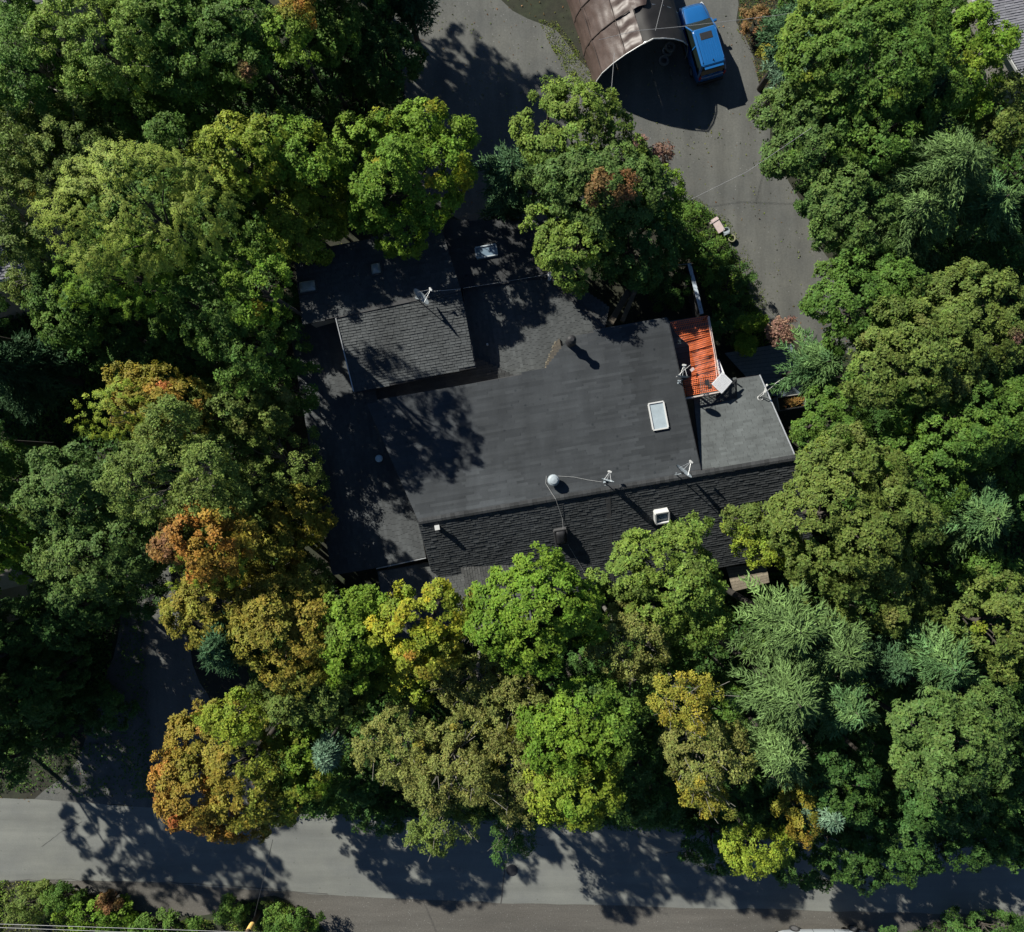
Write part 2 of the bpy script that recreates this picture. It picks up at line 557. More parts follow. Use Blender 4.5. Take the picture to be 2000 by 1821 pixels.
cap = MB()
A_, B_ = pl_main.hit(818, 1019), pl_main.hit(1555, 893)
L_ = (B_ - A_).length
k = int(L_ / .24)
for i in range(k):
    p = A_.lerp(B_, (i + .5) / k) + Vector((0, 0, .045 + rr.uniform(0, .012)))
    c_ = .10 * rr.uniform(.75, 1.3)
    for side, tilt in ((1, -.12), (-1, .46)):
        R = Matrix.Rotation(UA, 3, 'Z') @ Matrix.Rotation(-tilt * side if side > 0 else tilt, 3, 'X')
        cap.box(p + NN * side * .075 - Vector((0, 0, .02 if side < 0 else 0)), (.235, .15, .02), M=R, col=(c_, c_, c_ * 1.03))
cap.build('ridge_cap', M['shingle'], house)
EDG = Vector((0, 0, -.06))
strip('flashing', M['metal'], [pl_W3.hit(735, 1111) + EDG, pl_W3.hit(832, 1090) + EDG], .05, .10)
strip('gutter', M['metal'], [pl_right.hit(1484, 733) + EDG, pl_right.hit(1554, 893) + EDG], .07, .12)
strip('gutter', M['dark'], [pl_main.hit(1304, 622) + EDG, pl_main.hit(1369, 918) + EDG], .06, .12)
strip('flashing', M['metal'], [pl_w1s.hit(656, 622) + Vector((0, 0, .04)), pl_w1s.hit(691, 765) + Vector((0, 0, .04))], .05, .05)
strip('flashing', M['dark'], [pl_A.hit(1072, 547) + Vector((0, 0, .05)), pl_A.hit(1180, 640) + Vector((0, 0, .05))], .16, .06)
strip('ridge_cap', M['felt'], [pl_w1s.hit(656, 618) + Vector((0, 0, .03)), pl_w1s.hit(900, 565) + Vector((0, 0, .03))], .22, .04)
strip('fascia', M['dark'], [pl_w1s.hit(693, 767) + Vector((0, 0, -.15)), pl_w1s.hit(929, 717) + Vector((0, 0, -.15)), pl_w1s.hit(907, 601) + Vector((0, 0, -.15))], .04, .26)
strip('ridge_cap', M['felt'], [pl_south.hit(1187, 958) + Vector((0, 0, .01)), pl_south.hit(1196, 1150) + Vector((0, 0, .01))], .24, .03)

# brown worn patch where the middle roof meets the main roof
wp = MB()
pts = [(1092, 662), (1098, 690), (1086, 700), (1095, 718), (1062, 724), (1068, 704), (1076, 690), (1082, 672)]
wp.add([pl_A.hit(*p) + Vector((0, 0, .19)) for p in pts] + [pl_A.hit(*p) + Vector((0, 0, .0)) for p in pts],
       [tuple(range(8))] + [(i, (i + 1) % 8, (i + 1) % 8 + 8, i + 8) for i in range(8)])
wp.build('roof_patch', mat('worn_brown_felt', (.050, .044, .037), .9, noise=.35, nscale=9, col2=(.075, .062, .045), n2scale=3), house)
sc_ = MB()
for i in range(14):
    t = i / 13
    p = pl_A.hit(1083 - 20 * t + rr.uniform(-2, 2), 668 + 54 * t + rr.uniform(-2, 2)) + Vector((0, 0, .2))
    sc_.box(p, (rr.uniform(.03, .09), rr.uniform(.05, .12), .012), rz=rr.uniform(0, 3), col=(.32, .27, .2))
sc_.build('torn_edge', M['shingle'], house, kind='stuff')


def skylight(plane, px, py, lu, ln, h=.14, fw=.07, frame='white', pane='glass', dome=False, extra=0.0, label=None):
    c = plane.hit(px, py)
    nrm = Vector((-plane.g[0], -plane.g[1], 1)).normalized()
    a = (U - nrm * U.dot(nrm)).normalized(); up = nrm.cross(a)
    R = Matrix((a, up, nrm)).transposed()
    if extra: R = R @ Matrix.Rotation(extra, 3, 'Z')
    s = MB()
    for dx, dy, sx, sy in ((0, ln / 2, lu, fw), (0, -ln / 2, lu, fw), (lu / 2, 0, fw, ln - fw), (-lu / 2, 0, fw, ln - fw)):
        s.box(c + R @ Vector((dx, dy, h / 2)), (sx, sy, h), M=R)
    f = s.build('skylight', M[frame], house, label=label)
    p = MB()
    if dome:
        nx, ny = 8, 8
        V, F = [], []
        for j in range(ny + 1):
            for i in range(nx + 1):
                x, y = i / nx * 2 - 1, j / ny * 2 - 1
                z = h * .7 + .22 * (max(0, (1 - x ** 4) * (1 - y ** 4))) ** .6
                V.append(c + R @ Vector((x * (lu - fw) / 2, y * (ln - fw) / 2, z)))
        for j in range(ny):
            for i in range(nx):
                F.append((j * (nx + 1) + i, j * (nx + 1) + i + 1, (j + 1) * (nx + 1) + i + 1, (j + 1) * (nx + 1) + i))
        p.add(V, F)
        p.build('pane', M[pane], f, smooth=True)
    else:
        p.box(c + R @ Vector((0, 0, h * .35)), (lu - fw * .9, ln - fw * .9, h * .5), M=R)
        p.build('pane', M[pane], f)
    return f


M['bright_pane'] = mat('opal_pane', (.30, .35, .38), .15, spec=.6, noise=.12, nscale=3)
skylight(pl_main, 1285, 813, .80, 1.42, label='long white framed skylight with grey blue pane', pane='bright_pane')
skylight(pl_south, 1290, 1004, .72, .68, h=.42, label='small square raised white skylight on dark slope')
skylight(pl_south, 1095, 1046, .66, .98, h=.22, frame='felt', pane='trim', dome=True, label='dark domed skylight with a black frame')
skylight(pl_N, 950, 493, 1.15, .62, h=.16, frame='dish', label='dark blue skylight in the shade')
skylight(pl_w1n, 602, 562, .95, .70, h=.2, frame='felt', pane='dome', dome=True, label='pale grey domed skylight near the left tree')
skylight(pl_w1n, 735, 527, .58, .66, h=.16, frame='felt', pane='dome', dome=True)

# chimney, turbine vent, pipes
def onroof(plane, px, py, dz=0.0):
    return plane.hit(px, py) + Vector((0, 0, dz))


c = onroof(pl_main, 1113, 672, -.05)
ch = MB(); ch.lathe(c, [(.20, 0), (.20, .62), (.26, .64), (.28, .70), (.15, .92), (.15, 1.25), (.23, 1.27), (.23, 1.36), (.10, 1.48)], 20)
ch.build('chimney_pipe', M['dark'], house)
c = onroof(pl_main, 1080, 938, -.02)
tv = MB(); tv.lathe(c, [(.20, 0), (.17, .10), (.15, .22), (.22, .26), (.29, .36), (.31, .46), (.28, .58), (.18, .66), (.04, .69)], 24)
t_o = tv.build('turbine_vent', M['dish'], house)
fv = MB()
for i in range(18):
    t = 2 * pi * i / 18
    fv.bar(c + Vector((cos(t) * .305, sin(t) * .305, .36)), c + Vector((cos(t + .3) * .19, sin(t + .3) * .19, .66)), .012, .03)
fv.build('fins', M['dish'], t_o)
c = onroof(pl_W3, 742, 896, 0)
rv = MB(); rv.lathe(c, [(.10, 0), (.10, .2), (.20, .22), (.20, .30), (.12, .36), (.05, .38)], 18)
rv.build('round_vent', mat('blue_white_cap', (.42, .55, .62), .4, noise=.1), house)
c = onroof(pl_A, 952, 674, 0)
pv = MB(); pv.tube([c, c + Vector((0, 0, .25))], .05, 10, caps=False); pv.lathe(c, [(.055, .24), (.055, .27), (.035, .27), (.034, .1)], 10)
pv.build('vent_pipe', M['white'], house)
c = onroof(pl_south, 855, 1030, 0)
sv = MB(); sv.box(c + Vector((0, 0, .12)), (.2, .2, .3), rz=UA); sv.box(c + Vector((0, 0, .29)), (.26, .26, .05), rz=UA)
sv.build('square_vent', M['white'], house, bevel=.01)

# roof plate seam lines of the main roof (rolled edges)


# ---------------------------------------------------------------- satellite dishes
def tri_ngon_ellipse(c, R, a, b, depth, n=20, rings=4):
    V, F = [c + R @ Vector((0, 0, -depth))], []
    for j in range(1, rings + 1):
        t = j / rings
        for k in range(n):
            q = 2 * pi * k / n
            V.append(c + R @ Vector((a * t * cos(q), b * t * sin(q), -depth * (1 - t * t))))
    for k in range(n): F.append((0, 1 + k, 1 + (k + 1) % n))
    for j in range(rings - 1):
        for k in range(n):
            k2 = (k + 1) % n
            F.append((1 + j * n + k, 1 + (j + 1) * n + k, 1 + (j + 1) * n + k2, 1 + j * n + k2))
    m = len(V)
    V += [v - R @ Vector((0, 0, .02)) for v in V]
    F += [tuple(reversed([i + m for i in f])) for f in F[:]]
    return V, F


def sat_dish(foot, yaw, label, mast=.75, lean=(.1, .2), size=.40, arm=.62, tilt=40, face=True):
    """mast from the roof, oval reflector facing up-and-out, feed arm with receiver"""
    t = empty('satellite_dish', foot, yaw, label=label, cat='satellite dish', group='satellite dishes on the roof')
    top = Vector((lean[0], lean[1], mast))
    m_ = MB(); m_.box((0, 0, .012), (.28, .16, .024))
    m_.tube([(0, 0, 0), (lean[0] * .6, lean[1] * .6, mast * .45), top], .024, 8)
    m_.tube([(.0, .06, .02), top * .6], .012, 6)
    m_.build('mast', M['dish'], t)
    R = Matrix.Rotation(radians(90 - tilt), 3, 'Y')
    cc = top + Vector((.08, 0, .05))
    V, F = tri_ngon_ellipse(cc + R @ Vector((0, 0, .08)), R, size * .92, size, .085)
    MB().add(V, F).build('reflector', M['dish'], t, smooth=True)
    a_ = MB()
    st = cc + R @ Vector((size * .75, 0, 0)); en = cc + R @ Vector((size * .55, 0, arm))
    a_.tube([cc, st, en], .016, 6)
    a_.tube([cc + R @ Vector((0, size * .6, .02)), en], .008, 5); a_.tube([cc + R @ Vector((0, -size * .6, .02)), en], .008, 5)
    a_.build('feed_arm', M['metal'], t)
    l_ = MB(); l_.lathe(en, [(.05, -.08), (.06, .0), (.045, .06)], 10, M=R); l_.box(en + Vector((0, 0, .03)), (.10, .20, .09), M=R)
    l_.build('receiver', M['white'], t, bevel=.01)
    b_ = MB(); b_.box(cc + R @ Vector((0, 0, -.05)), (.12, .14, .10), M=R)
    b_.build('bracket', M['dark'], t)
    return t


d = sat_dish(pl_w1s.hit(812, 583), radians(38), 'satellite dish on the upper left roof wing, seen edge-on', mast=.85, lean=(.10, -.35), size=.52, tilt=24)
d = sat_dish(pl_main.hit(1181, 943), radians(75), 'satellite dish on the ridge beside the round turbine vent', mast=.85, lean=(.0, 0), size=.34, tilt=8, arm=.5)
d = sat_dish(pl_main.hit(1320, 929), radians(52), 'satellite dish on the ridge below the long white skylight', mast=.95, lean=(.15, 0), size=.50, tilt=20)
d = sat_dish(pl_main.hit(1326, 748), radians(84), 'satellite dish on the roof edge beside the orange netting', mast=.85, lean=(.1, 0), size=.36, tilt=8)

# dish mount with coiled cable on the right wing
t = empty('antenna_mount', pl_right.hit(1484, 776), 0, label='white antenna mount with coiled cable at the corner of the right wing', cat='antenna mount')
q = MB(); q.tube([(0, 0, 0), (.02, .1, .5), (.1, .45, .62), (.12, .55, .75)], .028, 8); q.tube([(-.12, .02, 0), (.05, .25, .5)], .014, 6)
q.tube([(.18, .0, 0), (.05, .25, .5)], .014, 6); q.build('mast', M['white'], t)
q = MB(); q.lathe((.12, .56, .76), [(.04, -.05), (.07, 0), (.04, .06)], 10); q.build('receiver', M['white'], t)
q = MB(); q.box((.09, .3, .6), (.08, .22, .05)); q.build('bracket', M['white'], t)
q = MB(); q.tube([(.16 * cos(k * .5) * (1 - k * .008), .13 * sin(k * .5) - .05, .03 + .004 * k) for k in range(30)], .012, 5); q.build('cable_coil', M['white'], t)

t = empty('security_light', pl_A.hit(1073, 546), 0, label='white flood light on the hip corner under the maple', cat='light fixture')
q = MB(); q.tube([(0, 0, 0), (0, 0, .5)], .03, 8); q.box((.0, .0, .1), (.16, .2, .2)); q.build('bracket', M['white'], t)
q = MB(); q.lathe((.02, .1, .55), [(.04, -.1), (.15, -.02), (.16, .06), (.05, .12)], 14); q.build('lamp_head', M['white'], t, smooth=True)


def cable(name, pts, r, m, label, cat='cable', sag=0.0, group=None):
    P = []
    for i in range(len(pts) - 1):
        a, b = Vector(pts[i]), Vector(pts[i + 1])
        for k in range(8):
            tt = k / 8
            p = a.lerp(b, tt); p.z -= sag * 4 * tt * (1 - tt)
            P.append(p)
    P.append(Vector(pts[-1]))
    b = MB(); b.tube(P, r, 5)
    return b.build(name, m, label=label, cat=cat, group=group)


up = lambda pl, x, y, dz=.05: pl.hit(x, y) + Vector((0, 0, dz))
cable('cable', [up(pl_main, 1067, 930), up(pl_main, 1066, 945), up(pl_main, 1085, 975, .12), up(pl_south, 1098, 1012), up(pl_south, 1101, 1050, .3), up(pl_south, 1120, 1082), up(pl_south, 1152, 1135)], .009, M['cable'],
      'thin grey cable running from the turbine vent down the dark slope')
cable('cable', [up(pl_main, 1088, 930), up(pl_main, 1120, 932), up(pl_main, 1150, 938), up(pl_main, 1176, 942)], .009, M['cable'], 'thin grey cable from the turbine vent to the ridge dish')
cable('cable', [up(pl_main, 1318, 738, .3), up(pl_main, 1345, 715, .4)], .012, M['cable'], 'short cable beside the dish at the orange netting')
cable('cable', [up(pl_A, 1075, 540, .5), up(pl_N, 990, 553, .35), up(pl_w1s, 905, 565, .2)], .008, M['cable'], 'overhead cable from the flood light to the upper left wing')
cable('cable', [up(pl_w1s, 900, 566, .15), up(pl_w1s, 845, 574, .5)], .012, M['cable'], 'white cable running to the edge-on satellite dish')
cable('cable', [pl_right.hit(1490, 768) + Vector((0, 0, .3)), G(1507, 757, 4.2), G(1516, 748, 4.0), G(1532, 738, 3.8)], .02, M['white'], 'thick white cable leaving the right wing corner')

# ---------------------------------------------------------------- deck with orange netting
DZ = 4.55
deck = empty('deck', G(1350, 700, 0), 0, label='raised side deck under the orange netting', cat='deck')
inv = deck.location.copy()
dk = lambda px, py, z: G(px, py, z) - inv
for i in range(14):
    t = i / 14
    t2 = (i + .93) / 14
    a = [(1304 + 40 * t, 628 + 150 * t), (1384 + 26 * t, 616 + 150 * t), (1384 + 26 * t2, 616 + 150 * t2), (1304 + 40 * t2, 628 + 150 * t2)]
    b = MB(); b.add([dk(x, y, DZ) for x, y in a] + [dk(x, y, DZ - .04) for x, y in a], [(3, 2, 1, 0), (0, 1, 5, 4), (1, 2, 6, 5), (2, 3, 7, 6), (3, 0, 4, 7)], col=tuple([rr.uniform(.35, .6)] * 3))
    b.build('plank', M['bluegrey'], deck)
for (x, y) in ((1384, 618), (1396, 692), (1410, 765), (1372, 772), (1336, 778)):
    b = MB(); p = dk(x, y, 5.6); p0 = dk(x, y, 5.6); p0.z = -.0
    b.bar(p0, p, .1); b.build('post', M['wood'], deck)
b = MB(); b.bar(dk(1384, 618, 5.62), dk(1410, 765, 5.62), .07, .05); b.bar(dk(1410, 765, 5.62), dk(1336, 779, 5.62), .07, .05)
b.bar(dk(1410, 766, 5.55), dk(1338, 780, 5.55), .05, .16)
b.build('rail', mat('pale_rail', (.5, .42, .38), .7, noise=.2), deck)
b = MB()
for i in range(9):
    t = (i + .5) / 9
    p = G(1410 + (1338 - 1410) * t, 766 + 13 * t, 5.0) - inv
    b.bar(p - Vector((0, 0, .45)), p + Vector((0, 0, .5)), .03)
b.build('balusters', M['dark'], deck, kind='stuff')

net = empty('safety_netting', G(1355, 700, 0), 0, label='bright orange plastic safety netting draped over the side deck', cat='netting')
ninv = net.location.copy()


def netpt(u, v):
    # u across (0 west .. 1 east), v along (0 north .. 1 south)
    xl = 1306 + 52 * min(1, v * 3.2) * (v < .75) - 0
    west = 1310 + 32 * min(1, (v / .28)) ** 1.5 + 14 * v if v < .78 else 1339 - 0 * v
    if v >= .72: west = 1357 + (1335 - 1357) * min(1, (v - .72) / .06)
    east = 1382 + 26 * v
    x = west + (east - west) * u
    y = 634 + 140 * v - 13 * u - (4 if v < .1 else 0)
    z = 5.25 + .36 * u + .05 * sin(v * 38 + u * 2) + .06 * sin(u * 9 + v * 5) + .03 * sin(v * 90)
    return G(x, y, z) - ninv


b = MB()
NV, NU = 38, 20
for j in range(NV + 1):
    for i in range(NU):
        a, c_ = netpt(i / NU, j / NV), netpt((i + 1) / NU, j / NV)
        w = .011 if j % 2 else .017
        d_ = Vector((0, w, 0))
        b.add([a - d_, c_ - d_, c_ + d_, a + d_], [(0, 1, 2, 3)])
b.build('cross_strands', M['net'], net, kind='stuff')
b = MB()
for i in range(NU + 1):
    for j in range(NV):
        a, c_ = netpt(i / NU, j / NV), netpt(i / NU, (j + 1) / NV)
        d_ = Vector((.010, 0, .003))
        b.add([a - d_, a + d_, c_ + d_, c_ - d_], [(0, 1, 2, 3)])
b.build('long_strands', M['net'], net, kind='stuff')
cable('edge_rope', [G(1382, 620, 5.68), G(1395, 690, 5.7), G(1403, 762, 5.7)], .02, mat('pink_rope', (.7, .45, .38), .7, noise=.1), 'pale rope along the outer edge of the orange netting', 'rope')

# things lying on the net and the deck
for i, (x, y, s, m_, lb) in enumerate(((1352, 722, .16, 'pink', 'small pale scrap lying on the middle of the orange netting'), (1381, 748, .22, 'dark', 'small dark scrap lying on the lower end of the orange netting'))):
    b = MB(); b.box(G(x, y, 5.62), (s * 1.4, s, .03), rz=.7 + i); b.build('scrap', M[m_], label=lb, cat='scrap')

# white lattice panels on the deck corner
def lattice(c, w, h, R, nm, label, n1=13, n2=11):
    t = empty(nm, c, 0, label=label, cat='lattice')
    b = MB()
    for s in (-1, 1):
        b.box(R @ Vector((0, s * h / 2, 0)), (w + .04, .04, .03), M=R); b.box(R @ Vector((s * w / 2, 0, 0)), (.04, h, .032), M=R)
    b.build('frame', M['lattice'], t)
    b = MB()
    for i in range(n1): b.box(R @ Vector((-w / 2 + w * (i + .5) / n1, 0, .004)), (w / n1 * .68, h, .008), M=R)
    for i in range(n2): b.box(R @ Vector((0, -h / 2 + h * (i + .5) / n2, .014)), (w, h / n2 * .68, .008), M=R)
    b.build('slats', M['lattice'], t, kind='stuff')


lattice(G(1410, 748, 5.75), .82, .72, Matrix.Rotation(radians(48), 3, 'Z') @ Matrix.Rotation(radians(8), 3, 'X'), 'lattice_panel', 'white square lattice panel lying across the corner of the orange netting')
lattice(G(1405, 718, 5.4), .22, .80, Matrix.Rotation(radians(22), 3, 'Z') @ Matrix.Rotation(radians(-20), 3, 'Y'), 'lattice_panel', 'narrow white lattice strip along the outer deck rail', 4, 11)

# dark mesh added in the shape of the netting's shadow on the right wing
t = empty('net_shadow', G(1410, 770, 4.4), 0, label='added dark mesh standing in for the netting shadow on the right wing', cat='shadow mesh')
ti = t.location.copy()
b = MB()
p00, p10, p11, p01 = G(1412, 770, 5.35) - ti, G(1438, 742, 5.35) - ti, G(1438, 784, 5.0) - ti, G(1380, 800, 5.0) - ti
nn = 16
for i in range(nn + 1):
    s_ = i / nn
    b.bar(p00.lerp(p10, s_), p01.lerp(p11, s_), .022, .02)
    b.bar(p00.lerp(p01, s_), p10.lerp(p11, s_), .022, .02)
b.build('shadow_mesh', M['dark'], t, kind='stuff')
b = MB(); b.bar(p00, p01, .07); b.bar(p10, p11, .07); b.bar(p01, p11, .07); b.bar(p00, p10, .07)
b.build('frame', M['dark'], t)
for x, y in ((1438, 742), (1438, 784), (1380, 800)):
    q = MB(); p = G(x, y, 5.2) - ti; p2 = p.copy(); p2.z = -.3; q.bar(p2, p, .06); q.build('leg', M['dark'], t)

# blue board wall and dark courtyard behind the deck
t = empty('board_wall', G(1352, 565, 0), 0, label='courtyard wall capped with peeling pale blue boards', cat='wall')
ti = t.location.copy()
a, c_ = G(1346, 515, 1.7) - ti, G(1371, 614, 1.7) - ti
for i in range(3):
    p, q_ = a.lerp(c_, i / 3), a.lerp(c_, (i + .985) / 3)
    b = MB(); b.bar(p, q_, .22, .05); b.build('cap_board', M['bluewood'], t)
b = MB(); p, q_ = a.copy(), c_.copy(); p.z = q_.z = .83; b.bar(p, q_, .10, 1.66); b.build('wall_body', M['felt'], t)  # dark felt colour stands in for shade on the wall face
cable('wire', [G(1342, 516, 1.8), G(1290, 521, 2.0)], .012, M['cable'], 'short wire tied to the top of the blue board wall', 'wire')
for i, (x0, y0, x1, y1, w, lb) in enumerate(((1188, 638, 1232, 562, .36, 'wide grey timber beam leaning beside the main roof'), (1215, 628, 1250, 545, .26, 'narrow timber beam leaning beside the wide grey one'))):
    b = MB(); b.bar(G(x0, y0, 3.2), G(x1, y1, 1.4), w, .08, col=(.4, .4, .4)); b.build('timber_beam', M['wood'], label=lb, cat='timber')

# small wooden back porch below the south eave
t = empty('back_porch', G(1465, 1128, 0), 0, label='small weathered plank porch beside the lower right eave', cat='porch')
ti = t.location.copy()
for i in range(8):
    s0, s1 = i / 8, (i + .94) / 8
    A0, A1 = (1418, 1108), (1496, 1100)
    B0, B1 = (1432, 1156), (1503, 1138)
    L0 = lambda s: (A0[0] + (B0[0] - A0[0]) * s, A0[1] + (B0[1] - A0[1]) * s)
    L1 = lambda s: (A1[0] + (B1[0] - A1[0]) * s, A1[1] + (B1[1] - A1[1]) * s)
    cc = [L0(s0), L1(s0), L1(s1), L0(s1)]
    kk = rr.uniform(.8, 1.25)
    b = MB(); b.add([G(x, y, 2.4) - ti for x, y in cc] + [G(x, y, 2.33) - ti for x, y in cc], [(3, 2, 1, 0), (0, 1, 5, 4), (1, 2, 6, 5), (2, 3, 7, 6), (3, 0, 4, 7)], col=(kk, kk * 1.02, kk))
    b.build('plank', M['wood'], t)
for x, y in ((1436, 1152), (1500, 1136)):
    b = MB(); p = G(x, y, 2.3) - ti; p2 = p.copy(); p2.z = 0; b.bar(p2, p, .1); b.build('post', M['wood'], t)

# blue-grey walkway beside the right wing, planter with straw
t = empty('side_walkway', G(1500, 720, 0), 0, label='shaded blue grey boardwalk behind the right wing', cat='boardwalk')
ti = t.location.copy()
for i in range(13):
    s0, s1 = i / 13, (i + .94) / 13
    f0 = lambda s: (1415 + 75 * s, 690 + 75 * s * 1.1)
    f1 = lambda s: (1545 + 30 * s, 668 + 110 * s)
    cc = [f0(s0), f1(s0), f1(s1), f0(s1)]
    kk = rr.uniform(.8, 1.2)
    b = MB(); b.add([G(x, y, .9) - ti for x, y in cc] + [G(x, y, .84) - ti for x, y in cc], [(3, 2, 1, 0), (0, 1, 5, 4), (1, 2, 6, 5), (2, 3, 7, 6), (3, 0, 4, 7)], col=(kk, kk, kk))
    b.build('plank', M['bluegrey'], t)
t = empty('planter_box', G(1532, 792, 0), radians(9), label='grey wooden planter box with straw at the right wing corner', cat='planter')
b = MB(); b.box((0, -.28, .9), (1.7, .06, .8)); b.box((0, .50, .9), (1.7, .05, .8)); b.box((-.85, .1, .9), (.05, .8, .8)); b.box((.85, .1, .9), (.06, .8, .8), ); b.build('box', M['concrete'], t)
b = MB(); b.box((0, -.28, 1.32), (1.76, .05, .04)); b.box((.85, .1, 1.32), (.09, .8, .04)); b.build('rim', M['wood'], t)
b = MB()
for i in range(260):
    x, y = rr.gauss(.25, .32), rr.gauss(.15, .14)
    x = max(-.75, min(.75, x)); y = max(-.2, min(.42, y))
    a_ = rr.uniform(0, pi)
    b.bar((x, y, 1.05 + rr.uniform(0, .16)), (x + .16 * cos(a_), y + .12 * sin(a_), 1.05 + rr.uniform(0, .2)), .018, .012, col=(rr.uniform(.4, .6), rr.uniform(.24, .32), .08))
b.build('straw', M['shingle'], t, kind='stuff')

# ---------------------------------------------------------------- vehicles
def loft(rings, closed_ends=True):
    V, F = [], []
    n = len(rings[0])
    for r in rings: V += r
    for i in range(len(rings) - 1):
        for k in range(n):
            k2 = (k + 1) % n
            F.append((i * n + k, i * n + k2, (i + 1) * n + k2, (i + 1) * n + k))
    if closed_ends:
        F.append(tuple(range(n - 1, -1, -1)))
        F.append(tuple((len(rings) - 1) * n + k for k in range(n)))
    return V, F


def make_car(loc, yaw, paint, label, sx=1.0, sunroof=True, name='parked_car'):
    t = empty(name, loc, yaw, label=label, cat='car')
    X = lambda v: v * sx
    # lower body: x forward
    st = [(-2.30, .70, .92, .42), (-2.24, .84, 1.00, .34), (-2.0, .90, 1.04, .28), (-1.4, .93, 1.05, .24), (-.4, .935, 1.04, .22), (.6, .93, 1.03, .22),
          (1.05, .92, 1.02, .22), (1.5, .905, .985, .24), (1.9, .86, .92, .28), (2.15, .78, .84, .34), (2.28, .62, .72, .42)]
    rings = []
    for x, w, zt, zb in st:
        prof = [(-w * .90, zb), (-w, zb + .18), (-w * 1.0, zt - .30), (-w * .965, zt - .10), (-w * .86, zt), (-w * .45, zt + .028), (0, zt + .035),
                (w * .45, zt + .028), (w * .86, zt), (w * .965, zt - .10), (w, zt - .30), (w, zb + .18), (w * .90, zb)]
        rings.append([(X(x), y, z) for y, z in prof])
    V, F = loft(rings)
    F = [tuple(reversed(f)) for f in F]
    MB().add(V, F).build('body', paint, t, smooth=True)
    # glasshouse
    def ring(x0, x1, w, z, rnd):
        pts = []
        for (cx, cy, a0) in ((x1 - rnd, w - rnd, 0), (x0 + rnd, w - rnd, 90), (x0 + rnd, -w + rnd, 180), (x1 - rnd, -w + rnd, 270)):
            for k in range(4):
                a = radians(a0 + k * 30)
                pts.append((X(cx + rnd * cos(a)), cy + rnd * sin(a), z))
        return pts
    V, F = loft([ring(-2.18, 1.12, .865, 1.0, .14), ring(-2.05, .70, .80, 1.32, .14), ring(-1.86, .28, .70, 1.62, .16)])
    MB().add(V, F).build('windows', M['carglass'], t, smooth=False)
    V, F = loft([ring(-1.96, .27, .715, 1.60, .16), ring(-1.97, .29, .72, 1.64, .16), ring(-1.90, .22, .67, 1.685, .14), ring(-1.7, .02, .5, 1.70, .12)])
    rf = MB().add(V, F).build('roof', paint, t, smooth=False)
    b = MB()
    for k in range(7):
        y = -.42 + .14 * k
        b.box((X(-1.05), y, 1.704), (X(1.2), .022, .016))
    b.build('roof_ribs', paint, rf)
    if sunroof:
        b = MB(); b.box((X(-.22), 0, 1.703), (X(.42), .74, .022)); b.build('sunroof', M['trim'], rf, bevel=.01)
    for s in (-1, 1):
        b = MB(); b.tube([(X(-1.82), s * .64, 1.66), (X(-1.75), s * .64, 1.735), (X(.0), s * .64, 1.735), (X(.12), s * .64, 1.66)], .02, 6); b.build('roof_rail', paint if sunroof else M['trim'], t)
        # pillars
        b = MB()
        b.bar((X(.27), s * .69, 1.62), (X(1.05), s * .85, 1.02), .07, .05); b.bar((X(-.62), s * .715, 1.62), (X(-.58), s * .868, 1.02), .07, .04)
        b.bar((X(-1.86), s * .68, 1.62), (X(-2.12), s * .83, 1.02), .12, .06); b.bar((X(.27), s * .71, 1.62), (X(-1.86), s * .71, 1.62), .05, .05)
        b.build('pillars', paint, t)
        b = MB(); b.box((X(.82), s * 1.02, 1.08), (.14, .20, .13)); b.bar((X(.86), s * .86, 1.02), (X(.84), s * .98, 1.05), .05); b.build('side_mirror', paint, t, bevel=.03)
        for x in (1.42, -1.42):
            w = MB(); Rm = Matrix.Rotation(radians(90), 3, 'X')
            w.lathe((X(x), s * .83, .34), [(.20, -.11), (.31, -.11), (.34, -.07), (.34, .07), (.31, .11), (.20, .11)], 22, M=Rm)
            wo = w.build('wheel', M['tyre'], t)
            r_ = MB(); r_.lathe((X(x), s * .83, .34), [(.05, -.118), (.20, -.112), (.21, 0), (.20, .112), (.05, .118)], 14, M=Rm); r_.build('rim', M['rim'], wo)
        b = MB(); b.box((X(2.12), s * .60, .72), (.22, .30, .14), rz=-s * .35); b.build('headlight', M['lamp_clear'], t, bevel=.02)
        b = MB(); b.box((X(-2.24), s * .76, .95), (.10, .11, .28)); b.build('tail_light', M['lamp_red'], t, bevel=.02)
    b = MB(); b.box((X(2.26), 0, .45), (.16, 1.35, .22)); b.box((X(-2.30), 0, .48), (.18, 1.6, .26)); b.build('bumper', M['trim'], t, bevel=.04)
    b = MB(); b.box((X(-2.02), 0, 1.60), (.22, 1.15, .03)); b.build('spoiler', paint, t, bevel=.01)
    b = MB(); b.bar((X(1.06), -.45, 1.04), (X(.86), .02, 1.16), .02, .02); b.bar((X(1.06), .15, 1.04), (X(.86), .6, 1.16), .02, .02); b.build('wipers', M['trim'], t)
    b = MB()
    for s in (-1, 1):
        b.bar((X(1.10), s * .74, 1.055), (X(2.12), s * .60, .93), .018, .012)
        for x in (-.60, .42): b.bar((X(x), s * .944, .40), (X(x), s * .925, .92), .016, .012)
    b.bar((X(2.12), -.60, .93), (X(2.12), .60, .93), .018, .012); b.build('panel_gaps', M['trim'], t, kind='stuff')
    b = MB(); b.lathe((X(-1.72), 0, 1.70), [(.04, 0), (.035, .03), (.01, .10)], 8); b.build('antenna', M['trim'], t)
    return t


